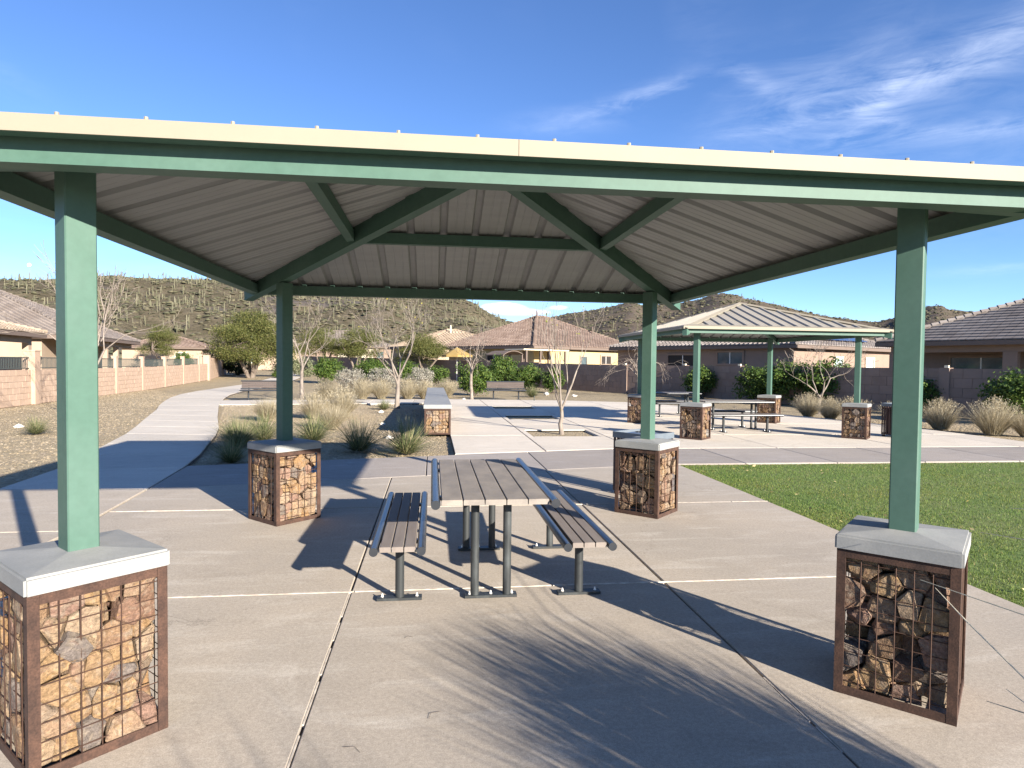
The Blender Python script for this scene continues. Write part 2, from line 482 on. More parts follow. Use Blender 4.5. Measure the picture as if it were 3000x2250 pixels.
def thing(name, label, cat, loc=(0, 0, 0), rz=0.0, group=None):
    return tag(link(name, None, None, loc, rz), label, cat, group)

def copy_tree(o, parent=None):
    c = o.copy()
    col.objects.link(c)
    if parent is not None:
        c.parent = parent
    for ch in list(o.children):
        copy_tree(ch, c)
    return c

def place(o, loc, rz, label, group=None, scale=None):
    o.location = loc
    o.rotation_euler = (0, 0, rz)
    o['label'] = label
    if group:
        o['group'] = group
    if scale is not None:
        o.scale = scale if isinstance(scale, (tuple, list)) else (scale,) * 3
    return o

def np_mesh(name, verts, faces, m):
    """verts (n,3), faces (k,3|4) numpy arrays."""
    me = bpy.data.meshes.new(name)
    k = faces.shape[1]
    me.vertices.add(len(verts))
    me.vertices.foreach_set('co', np.ascontiguousarray(verts, np.float32).ravel())
    me.loops.add(faces.size)
    me.loops.foreach_set('vertex_index', np.ascontiguousarray(faces, np.int32).ravel())
    me.polygons.add(len(faces))
    me.polygons.foreach_set('loop_start', np.arange(0, faces.size, k, dtype=np.int32))
    me.polygons.foreach_set('loop_total', np.full(len(faces), k, np.int32))
    me.materials.append(m)
    me.update(calc_edges=True)
    me.validate()
    return me

# ------------------------------------------------------------------ terrain
def gz(x, y):
    return 0.012 * max(0.0, min(y, 150.0) - 40.0)

GL = -0.055        # gravel level beside the slabs
xs = sorted(set([-1500, -900, -500, -300, -200, -140, -100, -80] + list(np.arange(-60, 61, 2.0)) + [80, 100, 140, 200, 300, 500, 900, 1500]))
ys = sorted(set([-600, -300, -150, -80, -40] + list(np.arange(-20, 61, 2.0)) + list(range(64, 160, 6)) + [200, 300, 500, 900, 1500]))
gv, gf = [], []
for y in ys:
    for x in xs:
        w = 0.02 * mnoise.noise(Vector((x * 0.35, y * 0.35, 0)))
        gv.append((x, y, gz(x, y) + GL - 0.02 + w))
nx = len(xs)
for j in range(len(ys) - 1):
    for i in range(nx - 1):
        a = j * nx + i
        gf.append((a, a + 1, a + nx + 1, a + nx))
MB().add(gv, gf).build('ground', M_GRAVEL, kind='structure', smooth=True)

# ---- hills
def interp(tab, a):
    if a <= tab[0][0]:
        return tab[0][1]
    for (a0, e0), (a1, e1) in zip(tab, tab[1:]):
        if a <= a1:
            return e0 + (e1 - e0) * (a - a0) / (a1 - a0)
    return tab[-1][1]

HL = [(-85, 2.5), (-60, 4.2), (-45, 4.6), (-36, 4.9), (-31.27, 5.21), (-30.14, 5.4), (-28.18, 5.53), (-25.27, 6.11), (-24.51, 6.2), (-23.07, 6.15), (-20.29, 6.22), (-17.36, 6.3),
      (-13.25, 6.29), (-7.78, 6.26), (-2.01, 5.96), (1.13, 5.6), (2.62, 5.5), (3.62, 5.04), (4.49, 4.43), (5.31, 4.05), (6.37, 3.67), (7.1, 3.5), (8.5, 2.9), (11, 2.0), (15, 0.9)]
HR = [(1, 0.9), (4, 2.3), (6.98, 3.35), (11.09, 4.13), (12.32, 4.41), (13.89, 4.59), (15.22, 4.9), (15.93, 5.0), (16.6, 5.22), (17.62, 5.29), (18.2, 5.04), (20.93, 5.06),
      (21.92, 5.25), (23.06, 5.49), (23.85, 5.82), (24.78, 6.0), (26.12, 5.77), (26.68, 5.47), (27.59, 5.31), (29.79, 4.71), (32.32, 3.97), (35.58, 3.5), (36.25, 3.46),
      (37.47, 3.72), (38.81, 4.19), (39.56, 4.42), (40.23, 4.47), (40.72, 4.33), (40.91, 4.17), (41.84, 4.02), (42.98, 3.86), (44.33, 3.52), (45.28, 3.25), (55, 2.6), (75, 1.6)]

def hill_h(a, r, tab, r0, rr):
    H = rr * math.tan(R(interp(tab, a))) + 1.66
    t = (r - r0) / (rr - r0)
    p = Vector((r * math.sin(R(a)), r * math.cos(R(a)), 0))
    fb = mnoise.fractal(p * 0.012, 0.7, 2.0, 6)
    rid = abs(mnoise.noise(p * 0.02 + Vector((5, 1, 0))))
    if t <= 0:
        h = -3.0
    elif t <= 1:
        h = H * (0.25 * t + 0.75 * (t * t * (3 - 2 * t))) + (fb * 4.5 + rid * 6 - 2) * min(1, 4 * t) * (1 - t ** 3)
    else:
        h = H * max(0.0, 1 - 0.55 * (t - 1)) + fb * 2 * min(1, (t - 1) * 4)
    return h + (0.5 * mnoise.noise(p * 0.35) + 0.9 * mnoise.noise(p * 0.12)) * (1 if t > 0.05 else 0)

def make_hill(tab, r0, rr, a0, a1, da, m):
    radii = [r0 + (rr - r0) * k / 46 for k in range(47)] + [rr + (rr - r0) * k / 6 for k in (0.3, 1, 2.5, 5, 8)]
    azs = list(np.arange(a0, a1 + 1e-6, da))
    vs = [(r * math.sin(R(a)), r * math.cos(R(a)), hill_h(a, r, tab, r0, rr)) for a in azs for r in radii]
    n = len(radii)
    fs = []
    for i in range(len(azs) - 1):
        for j in range(n - 1):
            k = i * n + j
            fs.append((k, k + n, k + n + 1, k + 1))
    return MB().add(vs, fs).build('hill', m, kind='structure', smooth=True)

def hill_mat(name, stops, rock):
    m = bpy.data.materials.new(name)
    m.use_nodes = True
    t = NT(m.node_tree)
    crd = t.n('ShaderNodeTexCoord').outputs['Object']
    a = t.noise(crd, 0.16, 8.0, 0.7, 0.4)
    c = t.ramp(a, stops)
    b = t.noise(crd, 0.018, 5.0, 0.6, 0.8)
    b2 = t.noise(t.scaled(crd, (1, 1, 2.5)), 0.10, 8.0, 0.75, 0.8)
    c = t.mixc(t.m('MULTIPLY', t.maprange(b, 0.54, 0.62), t.maprange(b2, 0.40, 0.55)), c, rock)
    v = t.n('ShaderNodeTexVoronoi', {'Vector': crd, 'Scale': 0.42}).outputs['Distance']
    c = t.mixc(t.maprange(v, 0.28, 0.15, 0.0, 0.75), c, (0.055, 0.06, 0.03))
    bs = t.n('ShaderNodeBsdfPrincipled', {'Base Color': c, 'Roughness': 0.95})
    bs.inputs['Specular IOR Level'].default_value = 0.1
    bn = t.n('ShaderNodeBump', {'Strength': 1.0, 'Distance': 1.6, 'Height': b2})
    m.node_tree.links.new(bn.outputs[0], bs.inputs['Normal'])
    o = t.n('ShaderNodeOutputMaterial')
    m.node_tree.links.new(bs.outputs[0], o.inputs[0])
    return m

M_HILL = hill_mat('desert_slope', [(0.30, (0.052, 0.047, 0.029)), (0.48, (0.102, 0.085, 0.055)), (0.62, (0.135, 0.113, 0.077)), (0.75, (0.078, 0.068, 0.042))], (0.095, 0.082, 0.077))
M_ROCKHILL = hill_mat('rocky_slope', [(0.30, (0.052, 0.047, 0.030)), (0.48, (0.108, 0.087, 0.062)), (0.62, (0.142, 0.112, 0.086)), (0.75, (0.082, 0.069, 0.05))], (0.105, 0.080, 0.070))
L0, L1 = 165.0, 520.0
Q0, Q1 = 260.0, 760.0
make_hill(HL, L0, L1, -85, 15, 0.5, M_HILL)
make_hill(HR, Q0, Q1, 1, 75, 0.45, M_ROCKHILL)

# saguaros
M_SAG = mat('saguaro_skin', (0.12, 0.12, 0.06), (1, 1, 1), 0.5, rough=0.9, objvar=[(0, (0.085, 0.085, 0.048)), (0.5, (0.125, 0.12, 0.072)), (1, (0.17, 0.158, 0.105))])
M_SAGM = mat('saguaro_mass', (0.2, 0.2, 0.09), rough=0.9, island=[(0, (0.085, 0.085, 0.048)), (0.5, (0.125, 0.12, 0.072)), (1, (0.17, 0.158, 0.105))])

def saguaro_mb(seed, n=6):
    r = random.Random(seed)
    mb = MB()
    h = r.uniform(3.6, 6.2)
    w = r.uniform(0.17, 0.23)
    mb.tube([(0, 0, -0.6), (0, 0, h * 0.5), (0, 0, h * 0.93), (0, 0, h)], [w * 0.9, w * 1.05, w * 0.9, w * 0.35], n)
    for k in range(r.choice((0, 0, 1, 2, 3))):
        a = r.uniform(0, 6.28)
        z0 = h * r.uniform(0.3, 0.55)
        z1 = min(h * 0.95, z0 + r.uniform(0.9, 2.0))
        d = 0.65
        mb.tube([(0, 0, z0), (d * math.cos(a), d * math.sin(a), z0 + 0.25), (d * math.cos(a) * 1.05, d * math.sin(a) * 1.05, z1)], [w * 0.6, w * 0.68, w * 0.45], 5)
    return mb

SAGS = [saguaro_mb(s) for s in range(9)]
SAGM = [s.mesh('saguaro', M_SAG, True) for s in SAGS]
far_sag = MB()
cand = []
rs = random.Random(21)
while len(cand) < 1900:
    if rs.random() < 0.72:
        a = rs.uniform(-33, 7)
        t = rs.uniform(0.28, 0.99)
        r_, tab, r0, rr = L0 + (L1 - L0) * t, HL, L0, L1
    else:
        a = rs.uniform(5, 34)
        t = rs.uniform(0.10, 0.98)
        r_, tab, r0, rr = Q0 + (Q1 - Q0) * t, HR, Q0, Q1
    x, y = r_ * math.sin(R(a)), r_ * math.cos(R(a))
    if mnoise.noise(Vector((x * 0.02, y * 0.02, 3))) < -0.28:
        continue
    cand.append((r_, x, y, hill_h(a, r_, tab, r0, rr)))
cand.sort(key=lambda c: c[0])
for i, (r_, x, y, z) in enumerate(cand):
    k = rs.randrange(9)
    s = 0.3 + 0.6 * rs.random() ** 1.4
    rot = rs.uniform(0, 6.28)
    if i < 298:
        o = link('saguaro', SAGM[k], None, (x, y, z), rot, scale=(s * 0.95, s * 0.95, s))
        tag(o, 'pale green saguaro cactus standing on the desert hillside', 'cactus', 'saguaros on the hillside')
    else:
        c_, s_ = math.cos(rot), math.sin(rot)
        far_sag.add([((px * c_ - py * s_) * s * 1.1 + x, (px * s_ + py * c_) * s * 1.1 + y, pz * s + z) for px, py, pz in SAGS[k].v], SAGS[k].f)
far_sag.build('distant_saguaros', M_SAGM, kind='stuff')

# hillside brush: small low clumps
M_BRUSH = mat('hill_brush', (0.1, 0.1, 0.05), rough=0.95, island=[(0, (0.042, 0.045, 0.024)), (0.45, (0.075, 0.073, 0.040)), (0.75, (0.115, 0.102, 0.062)), (1, (0.06, 0.054, 0.035))])

def brush(n, seed):
    r = np.random.default_rng(seed)
    oc = np.array([(0, 0, 1), (1, 0, .25), (0, 1, .25), (-1, 0, .25), (0, -1, .25), (.7, .7, .6), (-.7, -.7, .55), (.6, -.7, .6), (-.6, .7, .6)], float)
    tri = np.array([(0, 5, 8), (0, 8, 6), (0, 6, 7), (0, 7, 5), (1, 2, 5), (2, 3, 8), (3, 4, 6), (4, 1, 7), (5, 2, 8), (8, 3, 6), (6, 4, 7), (7, 1, 5)])
    V, F = [], []
    for i in range(n):
        left = r.random() < 0.65
        if left:
            a, t = r.uniform(-40, 9), r.uniform(0.03, 1.0)
            q, tab, r0, rr = L0 + (L1 - L0) * t, HL, L0, L1
        else:
            a, t = r.uniform(4, 50), r.uniform(0.05, 1.0)
            q, tab, r0, rr = Q0 + (Q1 - Q0) * t, HR, Q0, Q1
        s = r.uniform(0.4, 1.45) * (1.25 if not left else 1.0)
        x, y = q * math.sin(R(a)), q * math.cos(R(a))
        z = hill_h(a, q, tab, r0, rr)
        V.append(oc * (s * r.uniform(.8, 1.3), s * r.uniform(.8, 1.3), s * r.uniform(.6, 1.0)) * r.uniform(.75, 1.25, (9, 1)) + (x, y, z - 0.2))
        F.append(tri + 9 * i)
    return np_mesh('hillside_brush', np.vstack(V), np.vstack(F), M_BRUSH)

link('hillside_brush', brush(15000, 3), kind='stuff')

# lattice mast on the far hill
tw = thing('radio_mast', 'slim lattice mast with a white dish on the far hilltop', 'mast', (-257.5, 453.5, 49.5))
mb = MB()
for sx, sy in ((-1, -1), (1, -1), (1, 1), (-1, 1)):
    mb.bar((sx * 0.6, sy * 0.6, -3), (sx * 0.35, sy * 0.35, 12), 0.09, 0.09, (0, 1, 0))
mb.build('leg', mat('grey_steel', (0.22, 0.22, 0.24), rough=0.5), tw)
mb = MB()
for k in range(8):
    z = k * 1.5
    w0, w1 = 0.6 - 0.25 * z / 12, 0.6 - 0.25 * (z + 1.5) / 12
    for s in (1, -1):
        mb.bar((-w0, s * w0, z), (w1, s * w1, z + 1.5), 0.05, 0.05)
        mb.bar((s * w0, w0, z), (s * w1, -w1, z + 1.5), 0.05, 0.05)
mb.build('lattice', MATS['grey_steel'], tw)
MB().tube([(0, -0.9, 12.4), (0, -0.3, 12.4), (0, 0.6, 12.4)], [1.2, 1.1, 0.4], 12).build('dish', M_WHITE, tw)

# ------------------------------------------------------------------ paving
def clip(poly, n, d):
    """keep n.p <= d"""
    out = []
    for i in range(len(poly)):
        p, q = poly[i], poly[(i + 1) % len(poly)]
        a, b = n[0] * p[0] + n[1] * p[1] - d, n[0] * q[0] + n[1] * q[1] - d
        if a <= 0:
            out.append(p)
        if (a < 0 < b) or (b < 0 < a):
            t = a / (a - b)
            out.append((p[0] + (q[0] - p[0]) * t, p[1] + (q[1] - p[1]) * t))
    return out

def area(p):
    return 0.5 * sum(p[i][0] * p[(i + 1) % len(p)][1] - p[(i + 1) % len(p)][0] * p[i][1] for i in range(len(p)))

def grid_cells(poly, xcuts, ycuts, gap=0.014):
    g = gap / 2
    out = []
    xs_ = [-99] + list(xcuts) + [99]
    ys_ = [-99] + list(ycuts) + [99]
    for x0, x1 in zip(xs_, xs_[1:]):
        for y0, y1 in zip(ys_, ys_[1:]):
            p = clip(poly, (-1, 0), -(x0 + g))
            p = clip(p, (1, 0), x1 - g) if len(p) > 2 else p
            p = clip(p, (0, -1), -(y0 + g)) if len(p) > 2 else p
            p = clip(p, (0, 1), y1 - g) if len(p) > 2 else p
            if len(p) > 2 and abs(area(p)) > 0.02:
                out.append(p if area(p) > 0 else p[::-1])
    return out

def clean(p):
    q = []
    for a in p:
        if not q or (Vector(a) - Vector(q[-1])).length > 1e-4:
            q.append(a)
    if len(q) > 2 and (Vector(q[0]) - Vector(q[-1])).length < 1e-4:
        q.pop()
    return q

def paving(name, base_polys, cells, m, z=0.0, depth=0.12, jm=None):
    """a dark bed (structure) whose slabs are pieces of it"""
    b = MB()
    for p in base_polys:
        b.prism(p, z - depth - 0.02, z - 0.022)
    o = b.build(name, jm or M_JOINT, kind='structure')
    for p in cells:
        MB().prism(clean(p), z - depth, z + rng.uniform(-0.0012, 0.0012), 0.006).build('slab', m, o)
    return o

g = 0.006
L1f = lambda x: 9.6 + 0.215 * x            # front joint of the cross walk
L2f = lambda x: 11.62 + 0.24 * x           # back edge of the cross walk beside the bed
XA, XB, XC, XD = -3.42, -0.575, 1.775, 4.12
slab_area = [(XA, -5), (XD, -5), (XD, L1f(XD) - g), (-3.62, L1f(-3.62) - g), (-3.42, 6.7)]
cells = grid_cells(slab_area, [XB, XC], [-1.2, 1.77, 4.74, 7.5])
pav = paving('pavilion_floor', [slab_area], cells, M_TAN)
# pale filler in the joints that run across
mb = MB()
for yj in (-1.2, 1.77, 4.74, 7.5):
    x = XA
    while x < XD:
        ln = rng.uniform(0.5, 1.6)
        x1 = min(XD, x + ln)
        wv = rng.uniform(-0.002, 0.002)
        broken = yj > 7 and -2.2 < x < 0.6
        if not broken:
            mb.box(((x + x1) / 2, yj + wv, -0.008), (x1 - x - rng.choice((0.0, 0.0, 0.03)), 0.019, 0.0215 + rng.uniform(0, 0.002)))
        x = x1
mb.build('joint_filler', M_CAULK, pav)
mb = MB()
for xj, y0, y1 in ((XB, 1.2, 4.3), (XC, 1.0, 3.1)):
    y = y0
    while y < y1:
        ln = rng.uniform(0.12, 0.5)
        if rng.random() < 0.72:
            mb.box((xj - 0.002, y + ln / 2, -0.010), (0.008, ln, 0.016))
        y += ln + rng.uniform(0, 0.12)
mb.build('joint_filler', M_CAULK, pav)

lj = [(x + 0.02, y) for x, y in ((XA, -5), (XA, 6.7), (-3.62, 8.83))]
MB().prism(lj + [(-3.70, 8.82), (-3.50, 6.68), (-3.48, -5)], -0.10, -0.034).build('joint_filler', M_JOINT, pav)

# cross walk behind the pavilion and on towards the right
cw = [(-3.62, L1f(-3.62) + g), (XD, L1f(XD) + g), (40, 10.56), (40, 12.44), (3.6, 12.44), (0.45, 11.80), (0.42, L2f(0.42)), (-3.82, 10.70)]
cwc = grid_cells(cw, [-1.95, -0.08, 1.80, 3.55, 5.36, 7.05, 8.74, 10.62, 12.4, 14.2, 16, 18, 20, 22, 24, 27, 30, 34], [])
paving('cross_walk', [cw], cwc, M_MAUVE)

# left walk and the curving path
PL = [(-5.35, -5), (-5.38, -2), (-5.42, 1.0), (-5.45, 4.0), (-5.47, 6.68), (-5.48, 8.9), (-5.62, 10.4), (-5.98, 12.0), (-6.40, 13.7), (-6.85, 15.5), (-7.37, 17.2), (-7.95, 19.0), (-8.55, 20.9), (-9.2, 23.0), (-9.99, 25.2), (-10.85, 27.9), (-11.6, 30.5), (-12.3, 33.6), (-12.75, 37.2), (-12.9, 41), (-12.8, 46), (-13.2, 52), (-14.2, 60), (-15.8, 69), (-17.5, 79)]
PR = [(-3.44, -5), (-3.44, -2), (-3.44, 1.0), (-3.44, 4.0), (-3.45, 6.68), (-3.64, 8.8), (-3.84, 10.6), (-4.10, 12.1), (-4.45, 13.6), (-4.82, 15.2), (-5.28, 16.9), (-5.80, 18.5), (-6.38, 20.3), (-7.08, 22.6), (-7.85, 25.1), (-8.6, 27.8), (-9.3, 30.6), (-9.95, 33.6), (-10.4, 37), (-10.55, 41), (-10.5, 46), (-10.9, 52), (-11.8, 60), (-13.3, 68), (-15, 78)]
base, cells = [], []
for i in range(len(PL) - 1):
    q = [PL[i], PR[i], PR[i + 1], PL[i + 1]]
    base.append(q)
    cells.append(inset(q, 0.008))
o = MB()
for q in base:
    o.add([(x, y, gz(x, y) - 0.022) for x, y in q] + [(x, y, gz(x, y) - 0.14) for x, y in q], [(0, 1, 2, 3), (4, 7, 6, 5), (0, 4, 5, 1), (1, 5, 6, 2), (2, 6, 7, 3), (3, 7, 4, 0)])
path = o.build('path', M_JOINT, kind='structure')
for q in cells:
    i2 = inset(q, 0.006)
    z = lambda p: gz(*p)
    vs = [(x, y, z((x, y)) - 0.12) for x, y in q] + [(x, y, z((x, y)) - 0.006) for x, y in q] + [(x, y, z((x, y))) for x, y in i2]
    MB().add(vs, [(8, 9, 10, 11)] + [f for i in range(4) for f in ((i, (i + 1) % 4, 4 + (i + 1) % 4, 4 + i), (4 + i, 4 + (i + 1) % 4, 8 + (i + 1) % 4, 8 + i))]).build('slab', M_WALK if q[0][1] > 8.6 else M_TAN, path)

# back walk joining path and plaza
bw = [(-8.02, 25.72), (0.40, 27.25), (0.40, 30.02), (-8.80, 28.48)]
paving('back_walk', [bw], grid_cells(bw, [-6.2, -4.4, -2.6, -0.8], []), M_WALK)

# plaza
plaza_poly = [(0.43, 11.86), (3.6, 12.47), (13.57, 12.47), (13.55, 14.2), (13.40, 16.2), (13.05, 18.6), (12.5, 20.4), (11.6, 22.6), (10.3, 25.6), (8.7, 28.2), (6.0, 29.3), (3.4, 29.75), (0.43, 30.0)]
PY = [(14.67, 16.13), (19.25, 20.72), (23.72, 25.2)]
pc = []
outer = grid_cells(plaza_poly, [2.17, 4.03, 7.03, 9.95, 12.6], [14.9, 17.7, 20.0, 22.2, 24.5, 26.7], 0.022)
for p in outer:
    cx = sum(q[0] for q in p) / len(p)
    if 2.17 < cx < 4.03:
        continue
    pc.append(p)
mid = clip(clip(plaza_poly, (-1, 0), -2.181), (1, 0), 4.019)
edges = [0, 17.694, 17.706, 22.194, 22.206, 26.694, 26.706, 40]
for (p0, p1), (lo_, hi_) in zip(PY, ((0, 17.694), (17.706, 22.194), (22.206, 26.694))):
    cell = clip(clip(mid, (0, -1), -lo_), (0, 1), hi_)
    pc.append(clip(cell, (0, 1), p0 - 0.16))
    pc.append(clip(cell, (0, -1), -(p1 + 0.16)))
    for x0, x1 in ((2.181, 2.315), (3.885, 4.019)):
        pc.append([(x0, p0 - 0.155), (x1, p0 - 0.155), (x1, p1 + 0.155), (x0, p1 + 0.155)])
    for y0, y1 in ((p0 - 0.155, p0), (p1, p1 + 0.155)):
        pc.append([(2.321, y0), (3.879, y0), (3.879, y1), (2.321, y1)])
pc.append(clip(mid, (0, -1), -26.706))
plaza_base = []
for p in grid_cells(plaza_poly, [2.17, 4.03], [], 0.0):
    cx = sum(q[0] for q in p) / len(p)
    if not (2.17 < cx < 4.03):
        plaza_base.append(p)
    else:
        for y0, y1 in ((0, PY[0][0]), (PY[0][1], PY[1][0]), (PY[1][1], PY[2][0]), (PY[2][1], 60)):
            plaza_base.append(clip(clip(p, (0, -1), -y0), (0, 1), y1))
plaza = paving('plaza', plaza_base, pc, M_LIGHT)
for k, (y0, y1) in enumerate(PY):
    MB().prism([(2.30, y0 - 0.02), (3.90, y0 - 0.02), (3.90, y1 + 0.02), (2.30, y1 + 0.02)], -0.16, -0.045).build('tree_pit', M_GRAVEL, kind='structure')

# lawn
M_TURF = mat('turf', (0.095, 0.155, 0.030), (0.15, 0.175, 0.055), 0.9, 9, rough=0.95, bump=0.5, bscale=90, bdist=0.02, fine=(150, 0.35))
M_BLADE = mat('grass_blades', (0.07, 0.11, 0.02), (1.25, 1.0, 0.9), 0.7, 6, rough=0.7, trans=0.3,
              island=[(0, (0.080, 0.145, 0.022)), (0.4, (0.105, 0.178, 0.030)), (0.78, (0.138, 0.205, 0.042)), (0.97, (0.22, 0.22, 0.085)), (1, (0.30, 0.25, 0.12))], lo=0.4, hi=0.65)
lawn = [(XD + 0.012, -6), (40, -6), (40, 10.54), (XD + 0.012, L1f(XD) + 0.02)]
MB().prism(lawn, -0.14, -0.030).build('lawn', M_TURF, kind='structure')

def blades(name, n, region, hmin, hmax, wmin, wmax, m, seed, lean=0.5):
    r = np.random.default_rng(seed)
    x, y = region(r, n)
    n = len(x)
    h = r.uniform(hmin, hmax, n)
    w = r.uniform(wmin, wmax, n)
    a = r.uniform(0, 2 * np.pi, n)
    la = r.uniform(0, 2 * np.pi, n)
    ll = r.uniform(0.1, lean, n) * h
    z0 = np.full(n, -0.032)
    ca, sa = np.cos(a) * w / 2, np.sin(a) * w / 2
    tx, ty = x + np.cos(la) * ll, y + np.sin(la) * ll
    V = np.stack([np.stack([x - ca, y - sa, z0], 1), np.stack([x + ca, y + sa, z0], 1), np.stack([tx, ty, z0 + h], 1)], 1).reshape(-1, 3)
    F = np.arange(3 * n).reshape(-1, 3)
    return link(name, np_mesh(name, V, F, m), kind='stuff')

def lawn_region(r, n):
    y = 10.5 - (r.random(n) ** 1.0) * 8.0
    x = XD + 0.03 + (r.random(n) ** 1.35) * 12.5
    return x, y

blades('grass', 210000, lawn_region, 0.010, 0.030, 0.004, 0.009, M_BLADE, 5, 0.9)

# gravel pebbles on the near ground
def pebbles(n, seed, regions, smin, smax, m, name):
    r = np.random.default_rng(seed)
    oc = np.array([(1, 0, 0), (0, 1, 0), (-1, 0, 0), (0, -1, 0), (0, 0, .8)], float)
    tri = np.array([(0, 1, 4), (1, 2, 4), (2, 3, 4), (3, 0, 4)])
    V, F, k = [], [], 0
    for poly, share in regions:
        pts = np.array(poly)
        lo, hi = pts.min(0), pts.max(0)
        cnt = 0
        while cnt < n * share:
            p = r.uniform(lo, hi)
            ins = False
            j = len(poly) - 1
            for i in range(len(poly)):
                xi, yi = poly[i]
                xj, yj = poly[j]
                if (yi > p[1]) != (yj > p[1]) and p[0] < (xj - xi) * (p[1] - yi) / (yj - yi) + xi:
                    ins = not ins
                j = i
            cnt += 1
            if not ins:
                continue
            s = r.uniform(smin, smax)
            a = r.uniform(0, 6.28)
            q = oc * (s * r.uniform(.7, 1.4), s, s * r.uniform(.5, .9)) * r.uniform(.75, 1.25, (5, 1))
            q = np.stack([q[:, 0] * math.cos(a) - q[:, 1] * math.sin(a), q[:, 0] * math.sin(a) + q[:, 1] * math.cos(a), q[:, 2]], 1)
            w = 0.02 * mnoise.noise(Vector((p[0] * 0.35, p[1] * 0.35, 0)))
            V.append(q + (p[0], p[1], gz(*p) + GL - 0.02 + w))
            F.append(tri + 5 * k)
            k += 1
    return link(name, np_mesh(name, np.vstack(V), np.vstack(F), m), kind='stuff')

bed = [(-3.9, 10.85), (0.38, 11.78), (0.38, 27.1), (-7.8, 25.6), (-6.3, 20.3), (-4.6, 14.3)]
leftbed = [(-5.6, 7), (-5.7, 10.6), (-6.9, 15.5), (-8.0, 19), (-10, 25.2), (-12.3, 33.6), (-16.3, 40), (-14.6, 23), (-13.8, 13), (-12, 7)]
pebbles(70000, 9, [(bed, 0.4), (leftbed, 0.5), ([(2.33, 14.69), (3.87, 14.69), (3.87, 16.1), (2.33, 16.1)], 0.012), ([(13.7, 12.6), (18, 12.6), (16, 21), (12.6, 21)], 0.06)], 0.012, 0.038, M_GRAVELSTONE, 'gravel')

# ------------------------------------------------------------------ gabions
def clip_cell(faces, n, d):
    """convex polyhedron (list of polygons of Vectors) cut to n.p <= d"""
    out, cut = [], []
    for f in faces:
        nf = []
        for i in range(len(f)):
            p, q = f[i], f[(i + 1) % len(f)]
            a, b = n.dot(p) - d, n.dot(q) - d
            if a <= 0:
                nf.append(p)
            if (a < 0 < b) or (b < 0 < a):
                x = p + (q - p) * (a / (a - b))
                nf.append(x)
                cut.append(x)
        if len(nf) > 2:
            out.append(nf)
    if len(cut) > 2:
        c = sum(cut, Vector()) / len(cut)
        u = n.orthogonal().normalized()
        v = n.cross(u)
        cut.sort(key=lambda p: math.atan2((p - c).dot(v), (p - c).dot(u)))
        out.append(cut)
    return out

def voronoi_stones(hx, hy, z0, z1, nx_, ny_, nz_, seed, skip=0.05, shrink=(0.86, 0.97)):
    r = random.Random(seed)
    pts = []
    for k in range(nz_):
        for j in range(ny_):
            for i in range(nx_):
                pts.append(Vector((-hx + 2 * hx * (i + 0.5 + r.uniform(-.38, .38) + (0.25 if k % 2 else -0.25)) / nx_, -hy + 2 * hy * (j + 0.5 + r.uniform(-.36, .36)) / ny_,
                                   z0 + (z1 - z0) * (k + 0.5 + r.uniform(-.36, .36)) / nz_)))
    stones = []
    for i, c in enumerate(pts):
        B = [Vector((x, y, z)) for z in (z0, z1) for y in (-hy, hy) for x in (-hx, hx)]
        faces = [[B[k] for k in q] for q in ((0, 2, 3, 1), (4, 5, 7, 6), (0, 1, 5, 4), (2, 6, 7, 3), (0, 4, 6, 2), (1, 3, 7, 5))]
        near = sorted((p for p in pts if p is not c), key=lambda p: (p - c).length_squared)[:22]
        for p in near:
            n = (p - c)
            d = n.dot((p + c) / 2)
            faces = clip_cell(faces, n, d)
            if not faces:
                break
        if not faces or r.random() < skip:
            continue
        vs = [v for f in faces for v in f]
        ce = sum(vs, Vector()) / len(vs)
        k = r.uniform(*shrink)
        push = r.uniform(-0.012, 0.026)
        inw = Vector((-c.x, -c.y, 0))
        inw = inw.normalized() * push if inw.length > 0.1 else Vector()
        bm = bmesh.new()
        seen = []
        for v in vs:
            q = ce + (v - ce) * k + inw
            q += Vector((r.uniform(-.011, .011), r.uniform(-.011, .011), r.uniform(-.011, .011)))
            if all((q - s).length > 0.012 for s in seen):
                seen.append(q)
        if len(seen) < 5:
            bm.free()
            continue
        for q in seen:
            bm.verts.new(q)
        res = bmesh.ops.convex_hull(bm, input=bm.verts)
        bmesh.ops.delete(bm, geom=[g_ for g_ in res['geom_interior'] if isinstance(g_, bmesh.types.BMVert)], context='VERTS')
        bmesh.ops.dissolve_limit(bm, angle_limit=R(14), verts=bm.verts, edges=bm.edges)
        try:
            bmesh.ops.bevel(bm, geom=list(bm.edges), offset=r.uniform(0.006, 0.013), segments=1, affect='EDGES', clamp_overlap=True)
        except Exception:
            pass
        for v in bm.verts:
            v.co += Vector((r.uniform(-.0022, .0022), r.uniform(-.0022, .0022), r.uniform(-.0022, .0022)))
        bmesh.ops.triangulate(bm, faces=bm.faces)
        me = bpy.data.meshes.new('stone')
        bm.to_mesh(me)
        bm.free()
        me.materials.append(M_STONE)
        stones.append(me)
    return stones

GS, GH = 0.262, 0.742
STONES = [voronoi_stones(0.240, 0.240, 0.03, 0.735, a, a, b, s, sk, sh) for s, a, b, sk, sh in ((11, 5, 7, 0.03, (0.77, 0.92)), (12, 4, 7, 0.06, (0.70, 0.88)), (13, 5, 8, 0.04, (0.75, 0.91)))]

